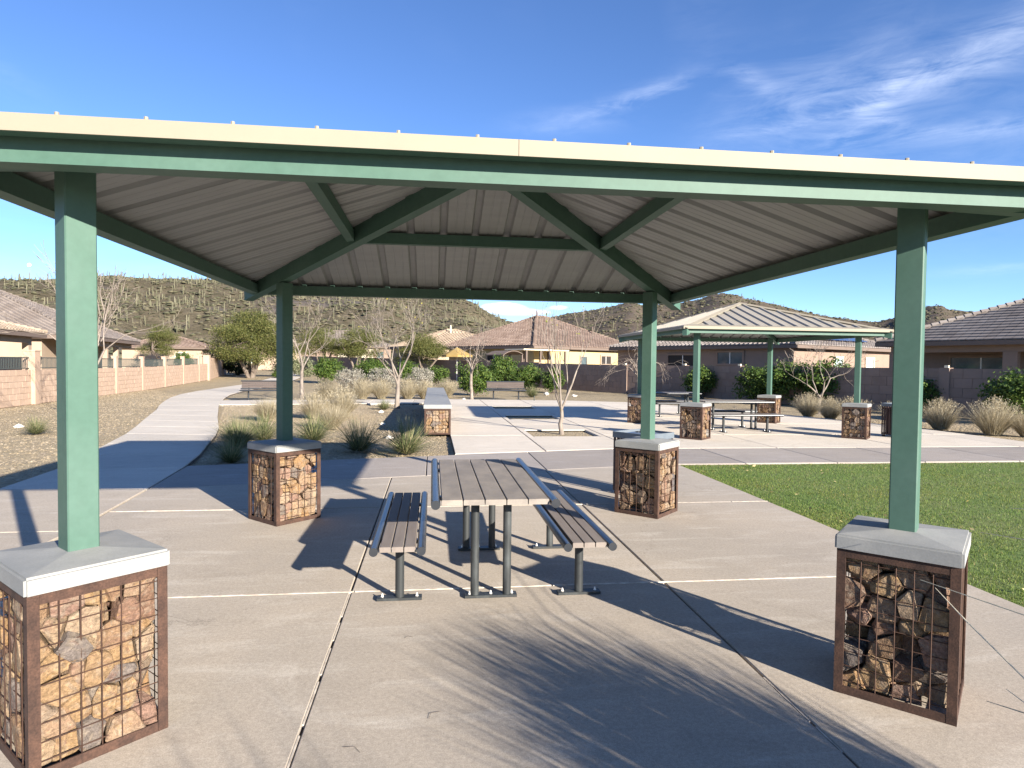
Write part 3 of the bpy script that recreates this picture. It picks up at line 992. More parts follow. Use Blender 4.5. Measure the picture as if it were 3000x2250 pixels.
def gabion_meshes():
    out = {}
    mb = MB()
    t, w = 0.007, 0.042
    fr = []
    for sx, sy in ((-1, -1), (1, -1), (1, 1), (-1, 1)):
        mb = MB()
        mb.box((sx * (GS - w / 2), sy * (GS - t / 2), GH / 2), (w, t, GH))
        mb.box((sx * (GS - t / 2), sy * (GS - w / 2 - t / 2), GH / 2), (t, w - t, GH))
        fr.append(mb.mesh('corner_angle', M_RUST))
    out['corner'] = fr
    rails = []
    for z0 in (0.0, GH - w):
        for k in range(4):
            mb = MB()
            a = k * math.pi / 2
            L = 2 * (GS - w) - 0.002
            mb.box((0, -(GS - t / 2 - 0.001), z0 + w / 2), (L, t, w))
            mb.v = [(x * math.cos(a) - y * math.sin(a), x * math.sin(a) + y * math.cos(a), z) for x, y, z in mb.v]
            rails.append(mb.mesh('frame_rail', M_RUST))
    out['rail'] = rails
    meshes = []
    for k in range(4):
        mb = MB()
        a = k * math.pi / 2
        y = -(GS - 0.011)
        n = 6
        for i in range(n + 1):
            x = -0.228 + 0.456 * i / n
            mb.tube([(x, y, 0.01), (x, y, GH - 0.01)], 0.0027, 4, False)
        for j in range(9):
            z = 0.066 + 0.0762 * j
            mb.tube([(-0.245, y + 0.0054, z), (0.245, y + 0.0054, z)], 0.0027, 4, False)
        mb.v = [(p * math.cos(a) - q * math.sin(a), p * math.sin(a) + q * math.cos(a), z) for p, q, z in mb.v]
        meshes.append(mb.mesh('wire_mesh', M_WIRE))
    out['wire'] = meshes
    # cap: eased edges and four shallow slopes up to the post
    bm = bmesh.new()
    c, z0, z1, zt = 0.272, GH + 0.002, 0.815, 0.838
    lo_ = [bm.verts.new((x * c, y * c, z0)) for x, y in ((-1, -1), (1, -1), (1, 1), (-1, 1))]
    hi_ = [bm.verts.new((x * c, y * c, z1)) for x, y in ((-1, -1), (1, -1), (1, 1), (-1, 1))]
    tp = bm.verts.new((0, 0, zt))
    bm.faces.new(lo_[::-1])
    for i in range(4):
        bm.faces.new((lo_[i], lo_[(i + 1) % 4], hi_[(i + 1) % 4], hi_[i]))
        bm.faces.new((hi_[i], hi_[(i + 1) % 4], tp))
    bmesh.ops.bevel(bm, geom=[e for e in bm.edges if abs(e.verts[0].co.z - e.verts[1].co.z) < .001 and e.verts[0].co.z > z0 + .01 or (abs(e.verts[0].co.x - e.verts[1].co.x) < .001 and e.verts[0].co.z != e.verts[1].co.z and tp not in e.verts)],
                    offset=0.010, segments=2, affect='EDGES')
    me = bpy.data.meshes.new('concrete_cap')
    bm.to_mesh(me)
    bm.free()
    me.materials.append(M_CAP)
    out['cap'] = me
    return out

GM = gabion_meshes()

def make_gabion(label, loc, rz, variant, stone_rot):
    t = thing('gabion_pedestal', label, 'gabion', loc, rz, 'gabion pedestals at the shelter posts')
    link('concrete_cap', GM['cap'], t)
    for me in GM['corner']:
        link('corner_angle', me, t)
    for me in GM['rail']:
        link('frame_rail', me, t)
    for me in GM['wire']:
        link('wire_mesh', me, t)
    for me in STONES[variant]:
        s = link('stone', me, t)
        s.rotation_euler = (0, 0, stone_rot)
    return t

CX, CY = 0.44, 5.054
PX, PYc = 7.97, 16.15
make_gabion('tan stone gabion base nearest the camera, half cut off beside the first post', (CX - 1.985, CY - 2.01, 0), R(45), 0, 0)
make_gabion('dark shaded stone gabion under the post beside the lawn edge', (CX + 1.985, CY - 2.01, 0), R(45), 1, 0)
make_gabion('sunlit stone gabion under the post beside the planting bed', (CX - 1.985, CY + 2.01, 0), R(45), 2, R(180))
make_gabion('stone gabion with the square waste bin lid showing just behind it', (CX + 1.985, CY + 2.01, 0), R(45), 1, R(180))
make_gabion('stone gabion under the near corner post of the second shelter', (PX - 1.985, PYc - 2.0, 0), R(45), 1, R(90))
make_gabion('stone gabion of the second shelter standing beside the barred waste bin', (PX + 1.985, PYc - 2.0, 0), R(45), 2, R(90))
make_gabion('stone gabion of the second shelter partly hidden by a green post', (PX - 1.985, PYc + 2.0, 0), R(45), 2, 0)
make_gabion('stone gabion of the second shelter behind the table and bench', (PX + 1.985, PYc + 2.0, 0), R(45), 0, R(90))

# long low gabion wall with a concrete top
lw = thing('gabion_seat_wall', 'long low stone gabion wall with a grey concrete top beside the bed', 'gabion wall', (0.13, 15.12, 0))
LWx, LWl, LWh = 0.305, 10.6, 0.60
mb = MB().prism([(-0.325, -0.02), (0.325, -0.02), (0.325, LWl + 0.02), (-0.325, LWl + 0.02)], LWh + 0.002, LWh + 0.095, 0.012)
mb.build('concrete_cap', M_CAP, lw)
for x0, y0 in ((-LWx, 0), (LWx, 0), (-LWx, LWl), (LWx, LWl)):
    sx, sy = (1 if x0 < 0 else -1), (1 if y0 == 0 else -1)
    MB().box((x0 + sx * 0.02, y0 + sy * 0.003, LWh / 2), (0.04, 0.006, LWh)).box((x0 + sx * 0.003, y0 + sy * 0.026, LWh / 2), (0.006, 0.04, LWh)).build('corner_angle', M_RUST, lw)
for z in (0.02, LWh - 0.02):
    for y0, sy in ((0, 1), (LWl, -1)):
        MB().box((0, y0 + sy * 0.004, z), (2 * LWx - 0.082, 0.006, 0.04)).build('frame_rail', M_RUST, lw)
    for x0 in (-LWx + 0.004, LWx - 0.004):
        MB().box((x0, LWl / 2, z), (0.006, LWl - 0.1, 0.04)).build('frame_rail', M_RUST, lw)
mb = MB()
for i in range(8):
    x = -0.27 + 0.54 * i / 7
    mb.tube([(x, 0.012, 0.02), (x, 0.012, LWh - 0.02)], 0.0025, 4, False)
for j in range(7):
    z = 0.06 + 0.077 * j
    mb.tube([(-0.29, 0.017, z), (0.29, 0.017, z)], 0.0025, 4, False)
for sgn in (-1, 1):
    for i in range(138):
        y = 0.05 + i * 0.0765
        mb.tube([(sgn * (LWx - 0.012), y, 0.02), (sgn * (LWx - 0.012), y, LWh - 0.02)], 0.0025, 3, False)
    for j in range(7):
        z = 0.06 + 0.077 * j
        mb.tube([(sgn * (LWx - 0.017), 0.03, z), (sgn * (LWx - 0.017), LWl - 0.03, z)], 0.0025, 3, False)
mb.build('wire_mesh', M_WIRE, lw)
for me in voronoi_stones(0.28, 0.14, 0.02, LWh - 0.01, 6, 2, 6, 31, 0.04, (0.82, 0.95)):
    link('stone', me, lw, (0, 0.165, 0))
mass = MB()
seg = []
for s in (41, 42):
    seg += [voronoi_stones(0.285, 0.36, 0.02, LWh - 0.01, 5, 6, 5, s, 0.03, (0.84, 0.96))]
for k in range(14):
    for me in seg[k % 2]:
        mass.add([(v.co.x * (1 if k % 4 < 2 else -1), v.co.y + 0.68 + k * 0.725, v.co.z) for v in me.vertices], [tuple(p.vertices) for p in me.polygons])
mass.build('stones', M_STONE_MASS, lw, kind='stuff')

# ------------------------------------------------------------------ shelters
RE = 2.41          # half width to the outer face of the eave beams
RF = 2.51          # half width to the fascia
ZB0, ZB1 = 2.392, 2.492
SL = 0.328
roofz = lambda d: 2.500 + SL * (RE - d)        # underside of the sheets at distance d from the middle

def make_shelter(label, loc):
    t = thing('picnic_shelter', label, 'shelter', loc, 0, 'square picnic shelters')
    # posts turned with the hips
    for sx, sy in ((-1, -1), (1, -1), (-1, 1), (1, 1)):
        x, y = sx * 1.985, sy * 2.005
        mb = MB()
        h = 0.0615
        zt = roofz(2.0) - 0.155
        ring = []
        for z in (0.80, zt):
            for a, b in ((-1, -1), (1, -1), (1, 1), (-1, 1)):
                for da, db in (((a) * (1 - .09), b), (a, b * (1 - .09))) if (a * b < 0) else ((a, b * (1 - .09)), (a * (1 - .09), b)):
                    px, py = da * h, db * h
                    ring.append((x + (px - py) * 0.70711, y + (px + py) * 0.70711, z))
        mb.add(ring, [tuple(range(8))[::-1], tuple(range(8, 16))] + [(i, (i + 1) % 8, 8 + (i + 1) % 8, 8 + i) for i in range(8)])
        mb.build('post', M_GREEN, t)
    # eave beams, mitred at the corners
    wb = 0.10
    for k in range(4):
        a = k * math.pi / 2
        pr = []
        for z in (ZB0, ZB1):
            pr += [(-RE, -RE, z), (RE, -RE, z), (RE - wb, -RE + wb, z), (-RE + wb, -RE + wb, z)]
        mb = MB().add(pr, [(3, 2, 1, 0), (4, 5, 6, 7), (0, 1, 5, 4), (1, 2, 6, 5), (2, 3, 7, 6), (3, 0, 4, 7)])
        mb.v = [(x * math.cos(a) - y * math.sin(a), x * math.sin(a) + y * math.cos(a), z) for x, y, z in mb.v]
        mb.build('eave_beam', M_GREEN, t)
    # hip rafters
    for sx, sy in ((-1, -1), (1, -1), (-1, 1), (1, 1)):
        dd = 2.475
        top0, top1 = roofz(dd) - 0.014, roofz(0.0) - 0.014
        mb = MB()
        hw = 0.052
        ux, uy = sx * 0.70711, sy * 0.70711
        vx, vy = -uy, ux
        P = []
        for d, z0, z1 in ((dd, top0 - 0.135, top0), (0.045, top1 - 0.165, top1)):
            for s in (-1, 1):
                for z in (z0, z1):
                    P.append((sx * d + vx * hw * s, sy * d + vy * hw * s, z))
        mb.add(P, [(0, 1, 3, 2), (4, 6, 7, 5), (0, 4, 5, 1), (2, 3, 7, 6), (1, 5, 7, 3), (0, 2, 6, 4)])
        mb.build('hip_rafter', M_GREEN, t)
    # purlins half way up
    for k in range(4):
        a = k * math.pi / 2
        d = 1.20
        zt = roofz(d) - 0.012
        mb = MB().box((0, -d, zt - 0.055), (2 * d - 0.07, 0.075, 0.10))
        mb.v = [(x * math.cos(a) - y * math.sin(a), x * math.sin(a) + y * math.cos(a), z) for x, y, z in mb.v]
        mb.build('purlin', M_GREEN, t)
    MB().tube([(0, 0, roofz(0) - 0.20), (0, 0, roofz(0) - 0.015)], 0.11, 12).build('ridge_hub', M_GREEN, t)
    # ribbed sheets: three ribs each, cut on the hips
    pitch = 0.305
    prof = [(0, 0.0), (0.016, 0.036), (0.064, 0.036), (0.080, 0.0), (0.136, 0.0), (0.141, 0.003), (0.151, 0.003), (0.156, 0.0), (0.216, 0.0), (0.221, 0.003), (0.231, 0.003), (0.236, 0.0)]
    RS = 2.455
    for k in range(4):
        a = k * math.pi / 2
        for s in range(6):
            u0 = -2.745 + s * 3 * pitch
            us = []
            for r_ in range(3):
                us += [(u0 + r_ * pitch + pu, ph) for pu, ph in prof]
            us.append((u0 + 3 * pitch + 0.002, 0.0))
            lim = RS
            pts = []
            for (ua, ha), (ub, hb) in zip(us, us[1:]):
                pts.append((ua, ha))
                for cut in (-lim, 0.0, lim):
                    if ua < cut < ub:
                        pts.append((cut, ha + (hb - ha) * (cut - ua) / (ub - ua)))
            pts.append(us[-1])
            pts = [p for p in pts if -lim - 1e-6 <= p[0] <= lim + 1e-6]
            if len(pts) < 2:
                continue
            mb = MB()
            n = len(pts)
            th = 0.0015
            for z in (th, 0):
                for u, h in pts:
                    mb.v.append((u, -RS, roofz(RS) + h + z))
                for u, h in pts:
                    mb.v.append((u, -abs(u) - 0.001, roofz(abs(u)) + h + z))
            for i in range(n - 1):
                mb.f.append((i, i + 1, n + i + 1, n + i))
                b = 2 * n
                mb.f.append((b + n + i, b + n + i + 1, b + i + 1, b + i))
                mb.f.append((b + i, b + i + 1, i + 1, i))
            mb.v = [(x * math.cos(a) - y * math.sin(a), x * math.sin(a) + y * math.cos(a), z) for x, y, z in mb.v]
            ob = mb.build('roof_sheet', M_PANEL, t)
            ob.data.materials.append(M_SOFFIT)
            ob.data.polygons.foreach_set('material_index', [1 if i % 3 == 1 else 0 for i in range(len(ob.data.polygons))])
        # fascia: two lengths that meet near the middle, with a returned lip
        for x0, x1 in ((-RF, -0.11), (-0.108, RF)):
            mb = MB()
            zt = 2.541
            q = [(x0, x1)]
            for (y0, z0), (y1, z1) in (((-RF, 2.477), (-RF, zt)), ((-RF, zt), (-RF + 0.16, zt + 0.042)), ((-RF + 0.006, 2.477), (-RF, 2.477))):
                e0 = -(-y0) if False else y0
                kk = len(mb.v)
                def mit(x, y):
                    return max(-(-y), x) if False else (x if abs(x) < 2.2 else math.copysign(-y, x))
                mb.v += [(mit(x0, y0), y0, z0), (mit(x1, y0), y0, z0), (mit(x1, y1), y1, z1), (mit(x0, y1), y1, z1)]
                mb.f.append((kk, kk + 1, kk + 2, kk + 3))
            # inner skin for thickness
            kk = len(mb.v)
            mb.v += [(mit(x0, -RF + 0.003), -RF + 0.003, 2.478), (mit(x1, -RF + 0.003), -RF + 0.003, 2.478), (mit(x1, -RF + 0.003), -RF + 0.003, zt - 0.002), (mit(x0, -RF + 0.003), -RF + 0.003, zt - 0.002)]
            mb.f.append((kk + 3, kk + 2, kk + 1, kk))
            mb.v = [(x * math.cos(a) - y * math.sin(a), x * math.sin(a) + y * math.cos(a), z) for x, y, z in mb.v]
            mb.build('fascia', M_CREAM, t)
        # green closure under the fascia
        mb = MB().box((0, -(RE + RF) / 2 - 0.002, 2.486), (2 * RE, RF - RE - 0.036, 0.010))
        mb.v = [(x * math.cos(a) - y * math.sin(a), x * math.sin(a) + y * math.cos(a), z) for x, y, z in mb.v]
        mb.build('soffit_strip', M_GREEN, t)
        mb = MB().box((0, -2.468, 2.5155), (2 * 2.468 - 0.02, 0.012, 0.070))  # unseen strip added to keep light out of the rib channels
        mb.v = [(x * math.cos(a) - y * math.sin(a), x * math.sin(a) + y * math.cos(a), z) for x, y, z in mb.v]
        mb.build('light_stop_strip', M_GREEN, t)
        # rib ends just show over the fascia
        mb = MB()
        for i in range(17):
            u = -2.745 + 0.034 + (i + 1) * pitch
            if abs(u) < RE:
                mb.tube([(u, -RF + 0.012, 2.535), (u, -RF + 0.012, 2.5535)], 0.008, 6)
        mb.v = [(x * math.cos(a) - y * math.sin(a), x * math.sin(a) + y * math.cos(a), z) for x, y, z in mb.v]
        mb.build('rib_ends', M_CREAM, t, kind='stuff')
    for sx, sy in ((-1, -1), (1, -1), (-1, 1), (1, 1)):
        mb = MB()
        d0, d1 = 2.50, 0.0
        ux, uy = sx * 0.70711, sy * 0.70711
        vx, vy = -uy, ux
        P = []
        for d in (d0, d1):
            z = roofz(d) + 0.052
            for s, dz in ((-1, -0.032), (0, 0.0), (1, -0.032)):
                P.append((sx * d + vx * 0.085 * s, sy * d + vy * 0.085 * s, z + dz))
        for d in (d0, d1):
            z = roofz(d) + 0.040
            for s, dz in ((-1, -0.032), (0, 0.0), (1, -0.032)):
                P.append((sx * d + vx * 0.085 * s, sy * d + vy * 0.085 * s, z + dz))
        mb.add(P, [(0, 1, 4, 3), (1, 2, 5, 4), (9, 10, 7, 6), (10, 11, 8, 7), (0, 3, 9, 6), (2, 8, 11, 5), (0, 6, 7, 1), (1, 7, 8, 2)])
        mb.build('hip_cap', M_CREAM, t)
    return t

sh = make_shelter('large open picnic shelter with green posts and beams over the foreground table', (CX, CY, 0))
s2 = copy_tree(sh)
place(s2, (PX, PYc, 0), 0, 'smaller looking picnic shelter with tan ribbed roof standing on the sunny plaza')

# ------------------------------------------------------------------ tables and benches
TW, TL = 0.397, 0.9415

def plate_with_bolts(parent, x, y, w, nb):
    p = MB().box((x, y, 0.012), (w, 0.075, 0.018)).build('base_plate', M_POST, parent)
    for i in range(nb):
        bx = x + (w / 2 - 0.035) * (-1 + 2 * i / (nb - 1))
        MB().tube([(bx, y, 0.021), (bx, y, 0.027)], 0.011, 6).tube([(bx, y, 0.027), (bx, y, 0.044)], [0.008, 0.005], 6).build('bolt', M_BOLT, p)

def plank(parent, x, w, l, ztop, th, m):
    b = 0.004
    x0, x1, y0, y1 = x - w / 2, x + w / 2, -l, l
    mb = MB().prism([(x0, y0), (x1, y0), (x1, y1), (x0, y1)], ztop - th, ztop, b)
    return mb.build('plank', m, parent)

def make_table(label, loc, rz):
    t = thing('picnic_table', label, 'table', loc, rz, 'slatted picnic tables')
    n = 5
    span = 2 * (TW - 0.036)
    w = span / n - 0.007
    for i in range(n):
        plank(t, -span / 2 + (i + 0.5) * span / n, w, TL - 0.035 + rng.uniform(-.003, .003), 0.762, 0.036, M_PLANKW)
    for s in (-1, 1):
        MB().tube([(s * TW, -TL, 0.738), (s * TW, TL, 0.738)], 0.031, 16).build('side_rail', M_BLACK, t, True)
    for y in (-0.587, 0.587):
        MB().box((0, y, 0.712), (2 * TW - 0.03, 0.05, 0.026)).build('cross_bar', M_BLACK, t)
        for x in (-0.115, 0.115):
            MB().tube([(x, y, 0.02), (x, y, 0.70)], 0.030, 16).build('leg', M_POST, t, True)
        plate_with_bolts(t, 0, y, 0.37, 3)
    return t

def make_bench(label, loc, rz, group='backless slatted benches'):
    t = thing('bench', label, 'bench', loc, rz, group)
    n = 3
    span = 2 * (0.1534 - 0.034)
    w = span / n - 0.007
    for i in range(n):
        plank(t, -span / 2 + (i + 0.5) * span / n, w, 0.9, 0.458, 0.034, M_PLANK)
    for s in (-1, 1):
        MB().tube([(s * 0.1534, -0.9245, 0.434), (s * 0.1534, 0.9245, 0.434)], 0.029, 16).build('side_rail', M_BLACK, t, True)
    for y in (-0.585, 0.585):
        MB().box((0, y, 0.411), (0.26, 0.05, 0.024)).build('cross_bar', M_BLACK, t)
        MB().tube([(0, y, 0.02), (0, y, 0.40)], 0.031, 16).build('leg', M_POST, t, True)
        plate_with_bolts(t, 0, y, 0.31, 2)
    return t

TX, TY = 0.4243, 5.1417
tb = make_table('brown slatted picnic table with black side rails under the near shelter', (TX, TY, 0), 0)
b1 = make_bench('brown slatted bench half in shade, on the planting bed side of the near table', (TX - 0.6412, TY, 0), 0)
def cp(o, loc, rz, label):
    return place(copy_tree(o), loc, rz, label)
cp(b1, (TX + 0.6412, TY, 0), 0, 'brown slatted bench in sun, on the lawn side of the near table')
cp(tb, (7.86, 16.18, 0), R(90), 'dark picnic table seen side on under the second shelter')
cp(b1, (7.88, 15.50, 0), R(90), 'dark backless bench on the near side of the second shelter table')
cp(b1, (7.88, 16.84, 0), R(90), 'dark backless bench on the far side of the second shelter table')
cp(tb, (7.92, 20.90, 0), R(90), 'dark picnic table in the open behind the second shelter')
cp(b1, (7.92, 20.24, 0), R(90), 'dark backless bench in front of the open air table behind the second shelter')
cp(b1, (7.92, 21.56, 0), R(90), 'dark backless bench beyond the open air table behind the second shelter')

# park benches with backs
def make_park_bench(label, loc, rz):
    t = thing('park_bench', label, 'bench', loc, rz, 'slatted park benches with backs')
    for i, (y, z) in enumerate(((0.20, 0.585), (0.225, 0.675), (0.25, 0.765))):
        MB().box((0, y, z), (1.78, 0.032, 0.082), mtx=Matrix.Rotation(R(-15), 4, 'X')).build('plank', M_PBPLANK, t)
    for i in range(3):
        MB().box((0, -0.17 + i * 0.115, 0.448), (1.78, 0.105, 0.034)).build('plank', M_PBPLANK, t)
    MB().tube([(-0.93, -0.255, 0.44), (0.93, -0.255, 0.44)], 0.03, 12).build('side_rail', M_BLACK, t, True)
    MB().tube([(-0.93, 0.268, 0.835), (0.93, 0.268, 0.835)], 0.027, 12).build('side_rail', M_BLACK, t, True)
    MB().tube([(-0.93, 0.18, 0.505), (0.93, 0.18, 0.505)], 0.027, 12).build('side_rail', M_BLACK, t, True)
    for x in (-0.60, 0.60):
        MB().tube([(x, 0.0, 0.0), (x, 0.0, 0.415)], 0.035, 12).build('leg', M_BLACK, t, True)
        MB().bar((x, -0.23, 0.418), (x, 0.20, 0.418), 0.045, 0.024).build('seat_bracket', M_BLACK, t)
        MB().bar((x, 0.20, 0.42), (x, 0.285, 0.82), 0.045, 0.024, (0, 1, 0)).build('back_bracket', M_BLACK, t)
        MB().box((x, 0, 0.006), (0.2, 0.2, 0.012)).build('base_plate', M_BLACK, t)
    return t

pb = make_park_bench('slatted park bench standing beside the curving path near the block wall', (-7.25, 29.07, GL + 0.02), R(10))
place(copy_tree(pb), (3.47, 30.38, GL + 0.03), R(2), 'slatted park bench at the far edge of the plaza between green shrubs')

# waste bins
def make_bin(label, loc, rz):
    t = thing('waste_bin', label, 'bin', loc, rz, 'square waste bins')
    h, w = 0.74, 0.255
    for k in range(4):
        a = k * math.pi / 2
        for i in range(9):
            u = -w + 2 * w * i / 8
            if i == 8:
                continue
            x, y = u, -w
            mb = MB().box((x * math.cos(a) - y * math.sin(a), x * math.sin(a) + y * math.cos(a), 0.04 + h / 2 - 0.02), (0.034, 0.012, h - 0.05), a)
            mb.build('slat', M_WDARK, t)
        for z in (0.07, h - 0.06):
            mb = MB().box((0, -w + 0.012, z), (2 * w - 0.02, 0.008, 0.04))
            mb.v = [(x * math.cos(a) - y * math.sin(a), x * math.sin(a) + y * math.cos(a), zz) for x, y, zz in mb.v]
            mb.build('band', M_WDARK, t)
    MB().tube([(0, 0, 0.06), (0, 0, h - 0.05)], [0.2, 0.215], 20).build('liner', M_DARKIN, t, True)
    for sx, sy in ((-1, -1), (1, -1), (1, 1), (-1, 1)):
        MB().box((sx * 0.23, sy * 0.23, 0.02), (0.05, 0.05, 0.04)).build('foot', M_WDARK, t)
    # lid with a raised rim and a round hole
    L = 0.28
    n = 24
    mb = MB()
    zt, zh = h + 0.055, h + 0.075
    ring_o, ring_i = [], []
    for i in range(n):
        a = 2 * math.pi * (i + 0.5) / n
        m_ = max(abs(math.cos(a)), abs(math.sin(a)))
        ring_o.append(((L - 0.03) * math.cos(a) / m_, (L - 0.03) * math.sin(a) / m_, zt - 0.02))
        ring_i.append((0.11 * math.cos(a), 0.11 * math.sin(a), zh - 0.01))
    mb.add(ring_o + ring_i, [(i, (i + 1) % n, n + (i + 1) % n, n + i) for i in range(n)])
    for k in range(4):
        a = k * math.pi / 2
        q = MB().box((0, -L + 0.008, h + 0.03), (2 * L - 0.016, 0.016, 0.075)).box((0, -L + 0.026, h + 0.033), (2 * L - 0.05, 0.02, 0.006))
        mb.add([(x * math.cos(a) - y * math.sin(a), x * math.sin(a) + y * math.cos(a), z) for x, y, z in q.v], q.f)
    mb.build('lid', M_LID, t)
    return t

wb = make_bin('square waste bin with blue grey lid hidden behind a shelter gabion', (2.70, 8.03, 0), R(33))
place(copy_tree(wb), (11.22, 14.35, 0), R(12), 'dark barred waste bin beside the second shelter gabion')


# ------------------------------------------------------------------ block walls
def wall_blocks(parent, A, B, courses, ch, bl, z0, m, th=0.15, keep=lambda x, y: True, mesh=None, mass=None, budget=None):
    A, B = Vector(A), Vector(B)
    d = (B - A)
    L = d.length
    ang = math.atan2(d.y, d.x)
    n = max(1, round(L / bl))
    bl = L / n
    for k in range(courses):
        off = bl / 2 if k % 2 else 0
        for i in range(n + (1 if k % 2 else 0)):
            x0, x1 = max(0, i * bl - off), min(L, (i + 1) * bl - off)
            if x1 - x0 < 0.02:
                continue
            p = A + d * ((x0 + x1) / 2 / L)
            z = gz(p.x, p.y) + GL + z0 + k * ch
            jj = rng.uniform(-0.004, 0.004)
            sx = (x1 - x0 - 0.012)
            px, py = p.x - math.sin(ang) * jj, p.y + math.cos(ang) * jj
            if keep(p.x, p.y) and budget[0] > 0:
                budget[0] -= 1
                link('block', mesh, parent, (px, py, z + ch / 2), ang, scale=(sx, th, ch - 0.012))
            else:
                mass.box((px, py, z + ch / 2), (sx, th, ch - 0.012), ang)

def unit_block(m):
    bm = bmesh.new()
    bmesh.ops.create_cube(bm, size=1.0)
    me = bpy.data.meshes.new('block')
    bm.to_mesh(me)
    bm.free()
    me.materials.append(m)
    return me

UB, UDB = unit_block(M_BLOCK), unit_block(M_DBLOCK)

# left wall with pillars and iron railing
lwall = thing('block_wall', 'tan block wall with square pillars and iron railing beside the curving path', 'wall')
WA, WB = Vector((-13.85, 14.0)), Vector((-17.75, 54.0))
wl = lambda y: WA + (WB - WA) * ((y - 14) / 40)
bud, mass = [300], MB()
wall_blocks(lwall, wl(22.0), WB, 6, 0.218, 0.44, 0.0, M_BLOCK, keep=lambda x, y: y < 48, mesh=UB, mass=mass, budget=bud)
wall_blocks(lwall, WA, wl(22.0), 6, 0.218, 0.44, 0.0, M_BLOCK, keep=lambda x, y: False, mesh=UB, mass=mass, budget=bud)
core = MB()
for y0 in np.arange(14, 54, 2.5):
    p, q = wl(y0), wl(y0 + 2.5)
    zz = gz(*q) + GL
    core.bar((p.x, p.y, zz + 0.645), (q.x, q.y, zz + 0.645), 0.125, 1.31)
core.build('mortar_core', M_MORTAR, lwall)
pil = [14.4, 18.4, 22.4, 26.56, 30.7, 34.8, 38.74, 42.85, 47.0, 51.2]
wd = (WB - WA).normalized()
wang = math.atan2(wd.y, wd.x)
for y in pil:
    p = wl(y)
    w, wa = (0.42, 0.42) if abs(y - 26.56) < 0.1 else (0.24, 0.22)
    zz = gz(p.x, p.y) + GL
    MB().box((p.x, p.y, zz + (1.0 if w > 0.3 else 0.93)), (w, wa, 2.0 if w > 0.3 else 1.86), wang).build('pillar', M_BLOCK, lwall)
    MB().box((p.x, p.y, zz + (2.025 if w > 0.3 else 1.885)), (w + 0.04, wa + 0.04, 0.05), wang).build('pillar_cap', M_BLOCK, lwall)
for y0, y1 in zip(pil, pil[1:]):
    p, q = wl(y0) + wd * 0.2, wl(y1) - wd * 0.2
    zz = gz(p.x, p.y) + GL
    for z in (1.36, 1.76):
        MB().bar((p.x, p.y, zz + z), (q.x, q.y, zz + z), 0.035, 0.035).build('rail', M_IRON, lwall)
    mb = MB()
    n = int((q - p).length / 0.105)
    for i in range(n + 1):
        c = p + (q - p) * (i / n)
        mb.box((c.x, c.y, zz + 1.56), (0.016, 0.016, 0.42), wang)
    mb.build('pickets', M_IRON, lwall, kind='stuff')
mass.build('blocks', M_BLOCK, lwall, kind='stuff')

# return of the left wall, going back
lw2 = thing('block_wall', 'shaded end stretch of tan block wall running back behind the mesquite tree', 'wall')
mass = MB()
wall_blocks(lw2, (-17.75, 54.1), (-21.2, 70.0), 8, 0.218, 0.44, 0.0, M_BLOCK, keep=lambda x, y: True, mesh=UB, mass=mass, budget=[300])
MB().bar((-17.75, 54.1, 0.85), (-21.2, 70.0, 1.05), 0.11, 1.74).build('mortar_core', M_MORTAR, lw2)
MB().box((-17.78, 54.0, 1.05), (0.45, 0.45, 2.1), wang).build('pillar', M_BLOCK, lw2)

# right hand boundary wall
rw = thing('block_wall', 'brown shaded block wall behind the plaza with houses over it', 'wall')
rp = [(24.6, 6.5), (20.6, 15.7), (18.35, 21.2), (15.25, 30.7), (14.1, 34.9), (11.7, 38.3), (7.56, 44.8)]
mass = MB()
for i, (p, q) in enumerate(zip(rp, rp[1:])):
    wall_blocks(rw, p, q, 5, 0.345, 0.62, 0.0, M_DBLOCK, keep=lambda x, y, i=i: i > 0, mesh=UDB, mass=mass, budget=[300 if i else 0])
    a, b = Vector(p), Vector(q)
    MB().bar((a.x, a.y, 0.82 + gz(*p)), (b.x, b.y, 0.82 + gz(*q)), 0.12, 1.70).build('mortar_core', M_DMORTAR, rw)
    if i:
        MB().box((a.x, a.y, 0.80), (0.36, 0.24, 1.78), math.atan2(b.y - a.y, b.x - a.x)).build('pillar', M_DBLOCK, rw)
        MB().box((a.x - 0.06, a.y - 0.10, 1.735), (0.13, 0.13, 0.09), 0.6).build('sunlit_corner', M_TRIMC, rw)  # cream block added to paint the sunlit corner of the pillar top
mass.build('blocks', M_DBLOCK, rw, kind='stuff')

fw = thing('block_wall', 'long dark block wall far behind the shrubs and the bare trees', 'wall')
fp = [(7.5, 44.9), (-0.5, 63.5), (-8.6, 82.3), (-23.5, 116.7), (-33, 138)]
mass = MB()
for p, q in zip(fp, fp[1:]):
    wall_blocks(fw, p, q, 5, 0.36, 0.8, 0.0, M_DBLOCK, keep=lambda x, y: y < 75, mesh=UDB, mass=mass, budget=[110])
    MB().bar((*p, 0.84 + gz(*p)), (*q, 0.84 + gz(*q)), 0.12, 1.74).build('mortar_core', M_DMORTAR, fw)
mass.build('blocks', M_DBLOCK, fw, kind='stuff')

# ------------------------------------------------------------------ houses
def tile_mat(name, stops):
    return mat(name, stops[0], (0.75, 0.72, 0.7), 0.8, 5, rough=0.85, island=[(i / (len(stops) - 1), c) for i, c in enumerate(stops)])

